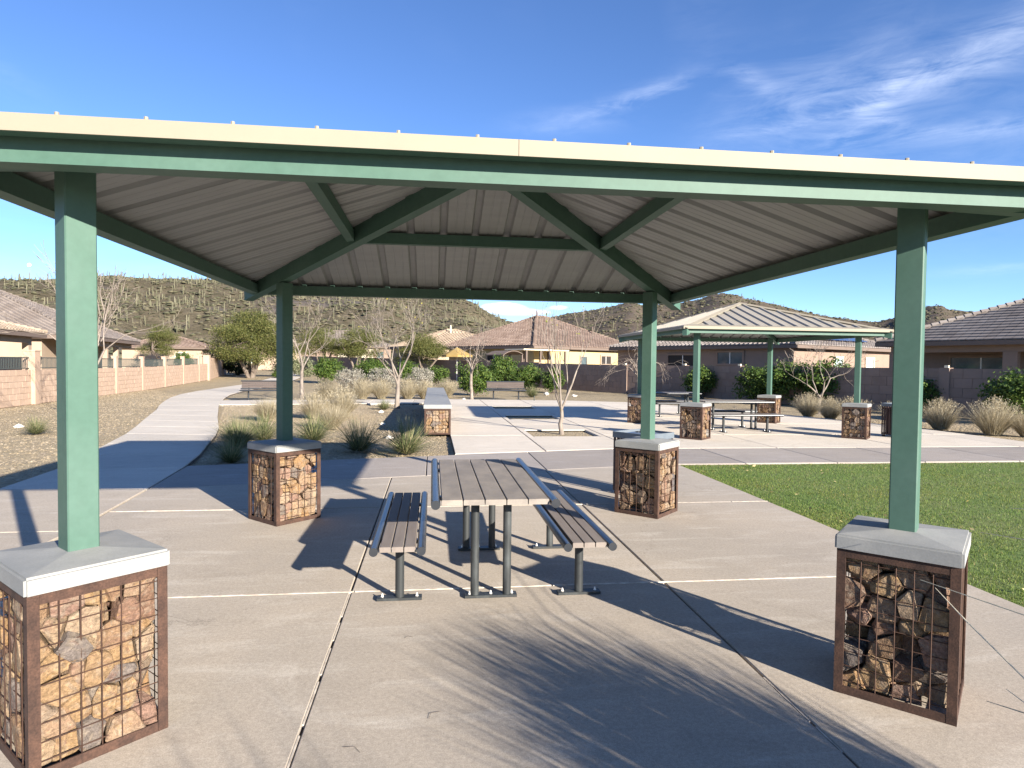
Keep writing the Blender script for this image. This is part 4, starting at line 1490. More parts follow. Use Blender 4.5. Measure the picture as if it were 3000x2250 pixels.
T_PINK = tile_mat('pink_brown_tiles', [(0.155, 0.110, 0.088), (0.195, 0.142, 0.114), (0.225, 0.168, 0.136), (0.172, 0.126, 0.102)])
T_TAN = tile_mat('tan_tiles', [(0.33, 0.26, 0.185), (0.37, 0.295, 0.215), (0.27, 0.205, 0.145), (0.40, 0.33, 0.25)])
T_GREY = tile_mat('grey_brown_tiles', [(0.205, 0.182, 0.168), (0.24, 0.213, 0.197), (0.175, 0.155, 0.143), (0.255, 0.23, 0.213)])
T_MAUVE = tile_mat('mauve_tiles', [(0.18, 0.152, 0.134), (0.205, 0.174, 0.154), (0.155, 0.132, 0.118), (0.222, 0.19, 0.168)])
S_TAN = mat('tan_stucco', (0.36, 0.275, 0.20), (0.33, 0.25, 0.18), 1.5, rough=0.95, bump=0.2, bscale=60)
S_YEL = mat('yellow_stucco', (0.47, 0.37, 0.19), (0.43, 0.34, 0.175), 1.5, rough=0.95, bump=0.2, bscale=60)
S_BRN = mat('brown_stucco', (0.25, 0.18, 0.14), (0.22, 0.16, 0.125), 1.5, rough=0.95, bump=0.2, bscale=60)
M_FASC = mat('brown_fascia', (0.14, 0.105, 0.085), rough=0.8)

def house(label, corner, ang, w, d, eave, ridge, tiles, stucco, windows=(), over=0.5, tile=0.33, style='barrel', porch=0.0, posts=()):
    """corner: front corner; ang: direction of the front; depth goes to the left of it. Local x along the front, y into the house."""
    t = thing('house', label, 'house', (corner[0], corner[1], gz(*corner) + GL), ang)
    hb = eave - 0.12
    MB().box((w / 2, (d + porch) / 2, hb / 2), (w, d - porch, hb)).build('wall', stucco, t)
    if porch:
        MB().box((w / 2, 0.12, eave - 0.33), (w, 0.22, 0.34)).build('porch_beam', stucco, t)
        for u, pw in posts:
            MB().box((u, 0.12, (eave - 0.5) / 2), (pw, 0.3, eave - 0.5)).build('porch_post', stucco, t)
    x0, x1, y0, y1 = -over, w + over, -over, d + over
    ww, dd = x1 - x0, y1 - y0
    run = min(ww, dd) / 2
    if ww >= dd:
        rg = [(x0 + run, (y0 + y1) / 2), (x1 - run, (y0 + y1) / 2)]
    else:
        rg = [((x0 + x1) / 2, y0 + run), ((x0 + x1) / 2, y1 - run)]
    roof = MB()
    C4 = [(x0, y0), (x1, y0), (x1, y1), (x0, y1)]
    if ww >= dd:
        fs = [(C4[0], C4[1], rg[1], rg[0]), (C4[1], C4[2], rg[1], rg[1]), (C4[2], C4[3], rg[0], rg[1]), (C4[3], C4[0], rg[0], rg[0])]
    else:
        fs = [(C4[0], C4[1], rg[0], rg[0]), (C4[1], C4[2], rg[1], rg[0]), (C4[2], C4[3], rg[1], rg[1]), (C4[3], C4[0], rg[0], rg[1])]
    body = MB()
    for a, b, c, e in fs:
        body.add([(*a, eave), (*b, eave), (*c, ridge), (*e, ridge)], [(0, 1, 2, 3)] if c != e else [(0, 1, 2)])
    body.add([(*c, eave) for c in C4], [(3, 2, 1, 0)])
    rf = body.build('roof', M_FASC, t)
    fb = MB()
    for i in range(4):
        p, q = C4[i], C4[(i + 1) % 4]
        fb.bar((p[0], p[1], eave - 0.10), (q[0], q[1], eave - 0.10), 0.06, 0.2)
    fb.build('fascia', M_FASC, t)
    # tiles: stepped, wavy courses on each slope
    slope = (ridge - eave) / run
    up_len = math.hypot(run, ridge - eave)
    nc = max(4, round(up_len / (tile * 1.05)))
    for a, b, c, e in fs:
        A, Bv = Vector((*a, 0)), Vector((*b, 0))
        ux = (Bv - A).normalized()
        L = (Bv - A).length
        inw = Vector((-ux.y, ux.x, 0))
        e_in, c_in = (Vector((*e, 0)) - A).dot(ux), (Vector((*c, 0)) - A).dot(ux)
        tm = MB()
        for k in range(nc):
            r0, r1 = run * k / nc, min(run, run * (k + 1.12) / nc)
            lft, rgt = e_in * (k + 0.3) / nc, L + (c_in - L) * (k + 0.3) / nc
            n = max(1, round((rgt - lft) / tile))
            st = (rgt - lft) / n
            if rgt - lft < 0.2:
                continue
            zb0, zb1 = eave + slope * r0 + 0.075, eave + slope * r1 + 0.035
            for i in range(n):
                if style == 'flat':
                    prof_ = [(0.02, 0.0), (0.98, 0.0)]
                else:
                    prof_ = [(0.0, 0.0), (0.18, 0.065), (0.42, 0.075), (0.6, 0.01), (0.95, -0.01)]
                vs = []
                for (r_, zb) in ((r0 - 0.03, zb0), (r1, zb1)):
                    for u, h in prof_:
                        p = A + ux * (lft + (i + u) * st) + inw * r_
                        vs.append((p.x, p.y, zb + h))
                m_ = len(prof_)
                fs_ = [(j, j + 1, m_ + j + 1, m_ + j) for j in range(m_ - 1)]
                # front lip
                for u, h in prof_:
                    p = A + ux * (lft + (i + u) * st) + inw * (r0 - 0.03)
                    vs.append((p.x, p.y, zb0 - 0.045))
                fs_ += [(2 * m_ + j, 2 * m_ + j + 1, j + 1, j) for j in range(m_ - 1)]
                tm.add(vs, fs_)
        tm.build('roof_tiles', tiles, rf, kind='stuff')
    # hip and ridge caps
    cap = MB()
    ends = [(C4[0], rg[0]), (C4[1], rg[1] if ww >= dd else rg[0]), (C4[2], rg[1]), (C4[3], rg[0] if ww >= dd else rg[1])]
    for (p, q) in ends:
        n = 26
        P, Q = Vector((*p, eave + 0.09)), Vector((*q, ridge + 0.09))
        for i in range(n):
            s0, s1 = P.lerp(Q, i / n), P.lerp(Q, (i + 1.1) / n)
            cap.tube([s0 + Vector((0, 0, 0.03)), s1], [0.13, 0.10], 6)
    P, Q = Vector((*rg[0], ridge + 0.09)), Vector((*rg[1], ridge + 0.09))
    if (Q - P).length > 0.3:
        n = max(2, int((Q - P).length / 0.4))
        for i in range(n):
            cap.tube([P.lerp(Q, i / n) + Vector((0, 0, 0.03)), P.lerp(Q, (i + 1.1) / n)], [0.13, 0.10], 6)
    cap.build('ridge_tiles', tiles, rf, kind='stuff')
    for (face, u, z, ww_, hh, glass, trim) in windows:
        o_ = {'f': (u, porch, 0.0), 'l': (0.0, u, -90.0), 'r': (w, u, 90.0)}[face]
        window(t, o_[0], o_[1], R(o_[2]), z, ww_, hh, glass, trim)
    return t

def window(parent, x, y, a, z, w, h, glass, trim, mull=True):
    def T(px, py, pz):
        return (x + px * math.cos(a) - py * math.sin(a), y + px * math.sin(a) + py * math.cos(a), pz)
    f = MB()
    tw_ = 0.13
    for cx_, cz_, sx, sz in ((0, z + h / 2 + tw_ / 2, w + 2 * tw_, tw_), (0, z - h / 2 - tw_ / 2, w + 2 * tw_, tw_), (-w / 2 - tw_ / 2, z, tw_, h), (w / 2 + tw_ / 2, z, tw_, h)):
        f.box(T(cx_, -0.04, cz_), (sx, 0.08, sz), a)
    fo = f.build('window', trim, parent)
    g_ = MB()
    g_.box(T(0, -0.012, z), (w, 0.02, h), a)
    g_.build('pane', glass, fo)
    if mull and w > 0.9:
        MB().box(T(0, -0.03, z), (0.05, 0.03, h), a).build('mullion', M_WHITE, fo)

def local_box(parent, name, c, size, m):
    return MB().box(c, size).build(name, m, parent)

house('tan stucco house with patio and tan tiled roof close behind the block wall', (-18.7, 22.0), R(99.2), 15.6, 11, 3.05, 4.7, T_TAN, S_TAN, porch=2.0,
      posts=((0.3, 0.4), (5.0, 0.3), (9.4, 0.3), (15.3, 0.4)),
      windows=(('f', 2.6, 1.35, 1.8, 1.5, M_DARKIN, M_TRIMC), ('f', 7.2, 1.45, 1.5, 1.3, M_BLIND, M_TRIMC), ('f', 11.6, 1.45, 1.3, 1.3, M_BLIND, M_TRIMC), ('f', 14.0, 1.45, 1.0, 1.3, M_BLIND, M_TRIMC)))  # first entry: dark pane paints the shade inside an open patio bay
house('mauve roofed tan house with shaded porch beyond the first wall side house', (-21.3, 42.0), R(101.3), 13.6, 13, 3.1, 6.15, T_MAUVE, S_TAN, porch=1.8,
      posts=((0.3, 0.4), (3.4, 0.3), (6.6, 0.3), (9.4, 0.4)),
      windows=(('f', 5.0, 1.2, 1.6, 2.0, M_DARKIN, M_TRIMC), ('f', 10.6, 1.5, 0.6, 1.4, M_BLIND, M_TRIMC), ('f', 12.4, 1.5, 0.6, 1.4, M_BLIND, M_TRIMC)))
ch = house('yellow walled house with a large pink brown tiled roof behind the shrubs', (8.2, 52.0), R(35), 12.9, 11.6, 3.05, 5.95, T_PINK, S_YEL,
           windows=(('f', 6.0, 1.75, 0.75, 1.0, M_GLASS, S_TAN), ('f', 9.0, 2.0, 1.3, 0.7, M_DARKIN, S_TAN), ('l', 5.0, 1.5, 1.8, 1.6, M_DARKIN, S_TAN)))
for u, v, z in ((7.0, 2.4, 4.1), (9.2, 1.2, 3.75), (10.4, 3.0, 4.3), (11.5, 0.7, 3.5)):
    MB().box((u, v, z), (0.35, 0.3, 0.16), mtx=Matrix.Rotation(0.45, 4, 'X')).build('roof_vent', T_PINK, ch)
for u, v, z in ((5.3, 5.2, 5.9), (9.9, 2.4, 4.5)):
    MB().tube([(u, v, z - 0.6), (u, v, z + 0.65)], 0.06, 8).build('vent_pipe', M_FASC, ch)
mh = house('low brown house with wavy tiled roof behind the second shelter', (14.7, 50.3), R(-60), 14.8, 13.5, 2.95, 5.3, T_GREY, S_BRN, porch=0.0,
           windows=(('f', 10.3, 2.15, 1.9, 0.75, M_GLASS, S_BRN), ('f', 6.4, 1.3, 2.6, 2.1, M_DARKIN, S_BRN), ('f', 2.8, 1.5, 1.5, 1.2, M_GLASS, S_BRN), ('r', 5.5, 1.6, 1.1, 1.2, M_BLIND, M_TRIMC), ('r', 10.0, 1.6, 1.1, 1.2, M_BLIND, M_TRIMC)))  # wide dark pane paints the shade of an open patio recess
# solar panels on its sunny slope, one part each
M_SOLAR = mat('solar_cell', (0.012, 0.022, 0.06), (0.018, 0.03, 0.085), 3, rough=0.12, spec=0.8)
sl = (5.3 - 2.95) / (14.5 / 2)
tilt = math.atan(sl)
for i in range(7):
    for j in range(2):
        r_ = 1.5 + j * 1.75
        mt = Matrix.Rotation(R(90), 4, 'Z') @ Matrix.Rotation(tilt, 4, 'X')
        x_ = 14.8 + 0.5 - r_
        MB().box((x_, 3.3 + i * 1.06, 2.95 + sl * r_ + 0.24), (1.0, 1.66, 0.04), mtx=mt).build('solar_panel', M_SOLAR, mh)
house('grey brown house with flat tiles and a deep porch behind the wall by the lawn', (22.8, 29.9), R(-65.8), 15, 12, 2.98, 5.75, T_GREY, S_BRN, porch=1.9, style='flat', tile=0.36,
      posts=((0.2, 0.5), (5.1, 0.55), (10.0, 0.5), (14.8, 0.5)), windows=(('f', 3.2, 1.75, 2.6, 1.0, M_GLASS, S_BRN), ('f', 8.2, 1.4, 2.2, 1.8, M_DARKIN, S_BRN)))
house('distant house with mauve roof and pale wall patches between the far green trees', (-22.0, 111.5), R(8), 15, 11, 3.5, 6.3, T_MAUVE, S_BRN,
      windows=(('f', 7.0, 2.0, 1.6, 2.4, M_TRIMC, S_BRN), ('f', 10.6, 2.0, 2.9, 2.4, M_TRIMC, S_BRN), ('f', 13.2, 2.0, 1.2, 1.4, M_GLASS, S_BRN)), tile=0.5)  # cream panes paint sunlit pieces of wall, they are not glass
tanh = house('tan tiled house with only its roof showing behind the yellow walled house', (-1.2, 79.0), R(22), 12.5, 11, 3.3, 5.6, T_TAN, S_TAN, tile=0.45)
MB().tube([(5.5, 4.2, 4.6), (5.5, 4.2, 6.2)], 0.10, 8).build('vent_pipe', M_TRIMC, tanh)
house('far pinkish house glimpsed over the end of the block wall', (-37.5, 84.0), R(6), 9, 8, 2.8, 4.2, T_PINK, S_TAN, tile=0.5, windows=(('f', 6.6, 1.5, 1.2, 1.2, M_DARKIN, M_TRIMC),))
house('far pale gabled house glimpsed beside the big mesquite crown', (-25.5, 88.0), R(10), 8, 8, 2.7, 4.2, T_PINK, S_TAN, tile=0.5, windows=(('f', 2.5, 1.5, 1.0, 1.2, M_BLIND, M_TRIMC),))

# patio cover in front of the yellow house
pg = thing('patio_cover', 'pale flat patio cover on dark posts before the yellow walled house', 'pergola', (6.55, 49.6, gz(0, 49.6) + GL), R(35))
MB().box((2.1, 0, 2.72), (5.0, 2.2, 0.10)).build('roof', M_TRIMC, pg)
for u in (0.0, 1.5, 4.3):
    for v in (-0.95, 0.95):
        MB().box((u, v, 1.33), (0.13, 0.13, 2.66)).build('post', M_FASC, pg)
mb = MB()
for i in range(9):
    x0, x1 = -2.35 + i * 0.22, -2.35 + (i + 1) * 0.22
    f = lambda x: 2.55 - 0.28 * ((x + 1.3) / 1.0) ** 2
    mb.add([(x0, -1.0, f(x0)), (x1, -1.0, f(x1)), (x1, 1.0, f(x1)), (x0, 1.0, f(x0)), (x0, -1.0, f(x0) + .05), (x1, -1.0, f(x1) + .05), (x1, 1.0, f(x1) + .05), (x0, 1.0, f(x0) + .05)],
           [(3, 2, 1, 0), (4, 5, 6, 7), (0, 1, 5, 4), (2, 3, 7, 6), (0, 4, 7, 3), (1, 2, 6, 5)])
mb.build('awning', M_FASC, pg)
for u in (-2.3, -0.4):
    MB().box((u, -0.9, 1.15), (0.1, 0.1, 2.3)).build('post', M_FASC, pg)

# parasol
M_YELC = mat('yellow_canvas', (0.36, 0.25, 0.09), (0.31, 0.21, 0.07), 3, rough=0.9, trans=0.15)
um = thing('patio_parasol', 'mustard yellow patio parasol poking over the far block wall', 'parasol', (2.05, 54.6, gz(0, 53) + GL))
mb = MB()
n = 8
top = (0, 0, 2.92)
rim = [(1.3 * math.cos(2 * math.pi * i / n), 1.3 * math.sin(2 * math.pi * i / n), 2.25) for i in range(n)]
low = [(x, y, z - 0.16) for x, y, z in rim]
mb.add([top] + rim + low, [(0, 1 + i, 1 + (i + 1) % n) for i in range(n)] + [(1 + i, 9 + i, 9 + (i + 1) % n, 1 + (i + 1) % n) for i in range(n)])
mb.build('canopy', M_YELC, um)
MB().tube([(0, 0, 0), (0, 0, 2.95)], 0.025, 8).build('pole', M_WHITE, um)

# ------------------------------------------------------------------ plants
def leafmat(name, stops, trans=0.25, rough=0.6):
    return mat(name, stops[0][1], rough=rough, island=stops, trans=trans, spec=0.3)

M_LEAF = leafmat('shrub_leaves', [(0, (0.032, 0.065, 0.012)), (0.4, (0.055, 0.10, 0.018)), (0.75, (0.085, 0.135, 0.022)), (1, (0.13, 0.165, 0.03))])
M_MESQ = leafmat('mesquite_leaves', [(0, (0.050, 0.062, 0.015)), (0.4, (0.085, 0.098, 0.024)), (0.75, (0.125, 0.128, 0.036)), (1, (0.175, 0.16, 0.055))])
M_SAGEL = leafmat('grey_sage_leaves', [(0, (0.17, 0.16, 0.125)), (0.5, (0.25, 0.235, 0.19)), (1, (0.34, 0.32, 0.27))], 0.1)
M_DKLEAF = leafmat('dark_leaves', [(0, (0.014, 0.026, 0.009)), (1, (0.035, 0.055, 0.018))])
M_STRAW = leafmat('straw_blades', [(0, (0.25, 0.205, 0.125)), (0.4, (0.36, 0.305, 0.20)), (0.75, (0.46, 0.405, 0.285)), (1, (0.54, 0.485, 0.36))], 0.3, 0.8)
M_GTUFT = leafmat('green_tuft_blades', [(0, (0.075, 0.10, 0.04)), (0.45, (0.12, 0.145, 0.06)), (0.75, (0.19, 0.20, 0.09)), (0.9, (0.36, 0.31, 0.17)), (1, (0.46, 0.39, 0.24))], 0.25, 0.7)
M_BARK = mat('pale_bark', (0.255, 0.217, 0.182), (0.155, 0.127, 0.104), 5, 7, rough=0.9, bump=0.4, bscale=30, stretch=(2, 2, 0.6))
M_BARKG = mat('grey_bark', (0.27, 0.225, 0.19), (0.16, 0.13, 0.105), 5, 7, rough=0.9, bump=0.4, bscale=30)
M_BARKD = mat('dark_bark', (0.085, 0.065, 0.05), (0.19, 0.155, 0.125), 3, 6, rough=0.95, bump=0.5, bscale=20)
M_YLEAF = leafmat('yellow_leaves', [(0, (0.42, 0.33, 0.05)), (1, (0.32, 0.34, 0.06))], 0.3)

def leaf_quads(P, N, size, r, aspect=0.55):
    """rhombic leaves at P facing roughly N."""
    n = len(P)
    t = r.normal(size=(n, 3))
    t -= N * (t * N).sum(1, keepdims=True)
    t /= np.linalg.norm(t, axis=1, keepdims=True) + 1e-9
    b = np.cross(N, t)
    s = size * r.uniform(0.6, 1.3, (n, 1))
    V = np.stack([P - t * s, P - b * s * aspect, P + t * s, P + b * s * aspect], 1).reshape(-1, 3)
    return V, np.arange(4 * n).reshape(-1, 4)

def crown_mesh(name, lobes, nclump, per, sigma, size, m, seed, squash=0.8, upbias=0.3):
    """lobes: (cx, cy, cz, rx, ry, rz). Leaf clumps through the outer part of each lobe."""
    r = np.random.default_rng(seed)
    vol = np.array([l[3] * l[4] * l[5] for l in lobes]) ** 0.7
    pr = vol / vol.sum()
    P, N = [], []
    for i in range(nclump):
        l = lobes[r.choice(len(lobes), p=pr)]
        d = r.normal(size=3)
        d /= np.linalg.norm(d)
        rad = r.uniform(0.25, 1.0) ** 0.45 * r.uniform(0.86, 1.1)
        c = np.array(l[:3]) + d * rad * np.array(l[3:])
        k = int(per * r.uniform(0.5, 1.5))
        q = c + r.normal(size=(k, 3)) * sigma * np.array((1, 1, squash)) * r.uniform(0.7, 1.3)
        nn = r.normal(size=(k, 3)) * 0.8 + d * 0.7 + np.array((0, 0, upbias))
        P.append(q)
        N.append(nn / np.linalg.norm(nn, axis=1, keepdims=True))
    P, N = np.vstack(P), np.vstack(N)
    V, F = leaf_quads(P, N, size, r)
    return np_mesh(name, V, F, m)

# round green shrubs (unit: about 2.2 m across, 1.8 m tall)
SHR = []
for s in range(5):
    r = random.Random(100 + s)
    lobes = [(r.uniform(-.45, .45), r.uniform(-.45, .45), r.uniform(.7, 1.15), r.uniform(.5, .75), r.uniform(.5, .75), r.uniform(.45, .68)) for _ in range(5)] + [(0, 0, .8, .85, .85, .72)]
    me = crown_mesh('foliage', lobes, 210, 30, 0.10, 0.052, M_LEAF, 100 + s)
    stm = MB()
    for k in range(5):
        a = k * 1.26 + s
        stm.tube([(0.05 * math.cos(a), 0.05 * math.sin(a), -0.05), (0.2 * math.cos(a), 0.2 * math.sin(a), 0.45), (0.5 * math.cos(a), 0.5 * math.sin(a), 1.1)], [0.035, 0.028, 0.012], 5)
    SHR.append((me, stm.mesh('stems', M_BARKD)))

def shrub(label, x, y, w, h, k, name='shrub', group='green shrubs before the walls'):
    t = thing(name, label, 'shrub', (x, y, gz(x, y) + GL), (k * 1.7 + x) % 6.28, group)
    t.scale = (w / 2.2, w / 2.2, h / 1.7)
    link('foliage', SHR[k % 5][0], t)
    link('stems', SHR[k % 5][1], t)
    return t

shrub('round bright green shrub on a visible stem beside the first pale trunk', -7.8, 49.8, 2.7, 2.05, 0)
shrub('yellowish green shrub behind the grey brush and forked bare tree', -5.3, 55.5, 3.3, 1.9, 1)
shrub('green shrub partly hidden by the forked bare tree', -1.9, 51.5, 2.3, 2.0, 2)
shrub('dark green shrub behind the far end of the seat wall', 0.35, 46.5, 2.3, 1.55, 3)
shrub('full dark green shrub standing behind the slim tree by the far park bench', 2.3, 34.8, 2.35, 1.85, 4)
shrub('tall loose green shrub rising directly behind the far park bench', 4.4, 41.0, 2.5, 2.35, 0)
shrub('green shrub against the wall just past the far park bench', 5.9, 40.0, 2.2, 1.75, 1)
shrub('small green shrub behind the multi stemmed bare tree', 7.2, 38.4, 1.9, 1.7, 2)
shrub('bright green shrub seen under the second shelter between its two near posts', 14.3, 33.0, 2.4, 1.85, 3)
shrub('dark green shrub seen through the second shelter beside its back post', 15.3, 28.9, 2.3, 1.9, 4)
shrub('large green shrub behind the back post of the second shelter', 16.3, 27.9, 2.9, 2.1, 0)
shrub('green shrub behind the low spreading bare tree', 17.2, 26.4, 2.9, 2.15, 1)
shrub('green shrub against the wall beside the tall green front post', 18.0, 21.9, 1.7, 1.55, 2)
shrub('big dense green shrub at the frame edge above the lawn', 17.9, 17.6, 2.5, 1.85, 3)
shrub('yellow green low shrub at the foot of the mesquite', -13.2, 58.5, 1.7, 0.75, 4)
shrub('small rounded green shrub over the far railing', -24.0, 66.0, 2.0, 2.3, 1)
dk = thing('shrub', 'very dark shrub at the end of the block wall', 'shrub', (-19.0, 66.5, gz(0, 66) + GL), 0, 'green shrubs before the walls')
dk.scale = (1.6, 1.6, 1.35)
link('foliage', crown_mesh('foliage', [(0, 0, .9, .95, .95, .85)], 200, 32, .1, .055, M_DKLEAF, 55), dk)
link('stems', SHR[0][1], dk)
tag(link('shrub', crown_mesh('shrub', [(0, 0, .7, .9, .9, .7), (.9, .2, .6, .7, .7, .6)], 160, 30, .1, .05, leafmat('olive_leaves', [(0, (0.12, 0.14, 0.07)), (1, (0.2, 0.21, 0.12))]), 56), None, (-13.6, 63.0, gz(0, 63) + GL), 0, scale=(1.6, 1.6, 1.5)),
    'pale olive bush behind the mesquite trunks', 'shrub', 'green shrubs before the walls')

# grey sage brush
def sage_mesh(seed):
    r = np.random.default_rng(seed)
    me = crown_mesh('foliage', [(0, 0, .62, .85, .85, .6), (.3, .2, .8, .5, .5, .45), (-.35, .1, .75, .5, .5, .45)], 170, 26, 0.08, 0.034, M_SAGEL, seed)
    tw_ = MB()
    for i in range(90):
        a, e = r.uniform(0, 6.28), r.uniform(0.35, 1.4)
        l = r.uniform(0.7, 1.25)
        d = Vector((math.cos(a) * math.cos(e), math.sin(a) * math.cos(e), math.sin(e)))
        tw_.tube([(0, 0, 0), d * l * 0.5, d * l + Vector((0, 0, 0.08))], [0.012, 0.008, 0.003], 3, False)
    return me, tw_.mesh('twigs', M_BARKG)

sg = [sage_mesh(s) for s in (61, 62, 63)]
for i, (x, y, w, lab) in enumerate(((-4.7, 38.6, 1.05, 'grey leafless brush bush nearest the round bright shrub'), (-2.75, 37.2, 1.1, 'grey leafless brush bush behind the forked bare tree trunk'), (-0.75, 41.5, 1.1, 'grey leafless brush bush beyond the seat wall end'))):
    t = thing('sage_bush', lab, 'bush', (x, y, gz(x, y) + GL), i * 2.0, 'grey brush bushes')
    t.scale = (w, w, w * 1.05)
    link('foliage', sg[i][0], t)
    link('twigs', sg[i][1], t)

# tufts of ornamental grass
def tuft_mesh(name, n, h, spread, w, droop, m, seed, root=0.12, seg=4, erect=0.0):
    r = np.random.default_rng(seed)
    a = r.uniform(0, 2 * np.pi, n)
    lean = (r.random(n) ** 0.7) * spread * (1 - erect)
    L = h * r.uniform(0.55, 1.1, n)
    rr = root * np.sqrt(r.random(n))
    ra = a + r.normal(0, 0.7, n)
    bx, by = rr * np.cos(ra), rr * np.sin(ra)
    wid = w * r.uniform(0.6, 1.3, n)
    fa = a + np.pi / 2 + r.normal(0, 0.6, n)
    V = np.zeros((n, (seg + 1) * 2, 3))
    dr = droop * r.uniform(0.3, 1.4, n)
    for k in range(seg + 1):
        t = k / seg
        ho = np.sin(lean) * L * t + dr * L * t * t * 0.5 * np.sin(lean)
        z = np.cos(lean) * L * t - dr * L * t ** 2.2 * 0.45 * np.sin(lean)
        ww = wid * (1 - t) ** 0.6 / 2 + 0.0006
        cx_, cy_ = bx + np.cos(a) * ho, by + np.sin(a) * ho
        for s, q in ((-1, 0), (1, 1)):
            V[:, 2 * k + q, 0] = cx_ + s * np.cos(fa) * ww
            V[:, 2 * k + q, 1] = cy_ + s * np.sin(fa) * ww
            V[:, 2 * k + q, 2] = np.maximum(z, 0.005)
    base_ = (np.arange(n) * (seg + 1) * 2)[:, None, None]
    f = np.array([(2 * k, 2 * k + 1, 2 * k + 3, 2 * k + 2) for k in range(seg)])[None]
    return np_mesh(name, V.reshape(-1, 3), (base_ + f).reshape(-1, 4), m)

STRAW = [tuft_mesh('blades', 1700, 0.98, 0.74, 0.0085, 0.6, M_STRAW, 70 + i, 0.2) for i in range(3)]
HEADS = []
for i in range(3):
    r = np.random.default_rng(170 + i)
    P, N = [], []
    for k in range(150):
        a, e = r.uniform(0, 6.28), r.uniform(0, 0.75)
        tip = np.array((math.cos(a) * math.sin(e), math.sin(a) * math.sin(e), math.cos(e))) * r.uniform(0.85, 1.15)
        for q in range(16):
            P.append(tip * (1 - q * 0.012) + r.normal(0, 0.010, 3))
            nn = r.normal(size=3)
            N.append(nn / np.linalg.norm(nn))
    V, F = leaf_quads(np.array(P), np.array(N), 0.018, r, 0.4)
    HEADS.append(np_mesh('seed_heads', V, F, M_STRAW))
GTUFT = [tuft_mesh('blades', 800, 0.85, 1.25, 0.009, 0.7, M_GTUFT, 80 + i, 0.10) for i in range(3)]

def straw(label, x, y, s, k, sz=None, heads=True):
    t = thing('grass_clump', label, 'grass clump', (x, y, gz(x, y) + GL), k * 2.1 + x, 'straw coloured grass clumps')
    t.scale = (s, s, sz or s)
    link('blades', STRAW[k % 3], t)
    if heads:
        link('seed_heads', HEADS[k % 3], t)

def green_tuft(label, x, y, s, k):
    t = thing('grass_clump', label, 'grass clump', (x, y, gz(x, y) + GL), k * 2.1 + x, 'green grass tufts')
    t.scale = (s, s, s)
    link('blades', GTUFT[k % 3], t)

straw('biggest pale fluffy grass clump in the bed behind the green post', -2.8, 20.6, 0.92, 0, 0.92)
straw('pale fluffy grass clump in the bed, joined to the biggest one', -3.55, 20.2, 0.78, 1, 0.76)
straw('greener straw grass clump in front of the biggest pale clump', -2.55, 17.0, 0.70, 2, heads=False)
straw('low straw grass clump half behind the green back post', -4.7, 19.4, 0.75, 0, heads=False)
straw('dull straw clump at the far walk below the round bright shrub', -4.8, 30.6, 0.86, 2)
straw('straw clump beyond the far walk, first beside the biggest pale clump', -3.25, 30.9, 0.92, 1)
straw('straw clump beyond the far walk just before the forked tree trunk', -2.4, 31.1, 0.9, 0)
straw('straw clump beyond the far walk just past the forked tree trunk', -1.15, 31.3, 0.9, 2)
straw('straw clump beyond the far walk beside the seat wall top', -0.35, 31.4, 0.85, 1)
straw('straw clump peeking behind the end of the seat wall', 0.75, 33.0, 0.9, 0)
straw('straw clump with tall plumes beside the back gabion of the second shelter', 12.85, 20.8, 0.78, 1)
straw('rounded straw clump between two others at the plaza edge', 13.0, 19.8, 0.7, 2)
straw('straw clump just behind the gabion beside the barred bin', 13.2, 18.9, 0.76, 0)
straw('small straw clump between the gabion and the barred waste bin', 13.75, 17.7, 0.72, 1)
straw('straw clump beside the tall green front post, next to the plaza edge', 14.2, 16.55, 0.82, 2)
straw('tall arching straw clump in front of the big dense shrub', 14.55, 15.2, 0.92, 0)
straw('low dull straw clump beside the tall arching one', 15.1, 14.75, 0.72, 1, heads=False)
green_tuft('green grass tuft just left of the near planting bed post', -3.65, 14.6, 0.82, 0)
green_tuft('green grass tuft just behind the sunlit gabion cap', -2.55, 14.4, 0.85, 1)
green_tuft('dark green grass tuft in the middle of the bed edge', -1.4, 12.75, 0.86, 2)
green_tuft('green grass tuft closest to the seat wall front', -0.47, 12.35, 0.92, 0)
green_tuft('shaded grass tuft next to the curving path', -3.85, 13.5, 0.85, 1)
green_tuft('low shaded grass tuft at the bed corner nearest the gabion', -3.35, 11.35, 0.62, 2)
green_tuft('small wispy grass tuft by the path edge', -4.35, 14.9, 0.5, 0)
green_tuft('dry tuft in the gravel before the block wall, near the first post', -10.4, 16.2, 0.5, 1)
green_tuft('second dry tuft in the gravel before the block wall', -9.0, 16.0, 0.55, 2)
green_tuft('small dry tuft beside the forked tree base', -1.75, 24.0, 0.55, 0)
green_tuft('small agave like tuft by the far park bench', 5.2, 33.5, 0.85, 1)

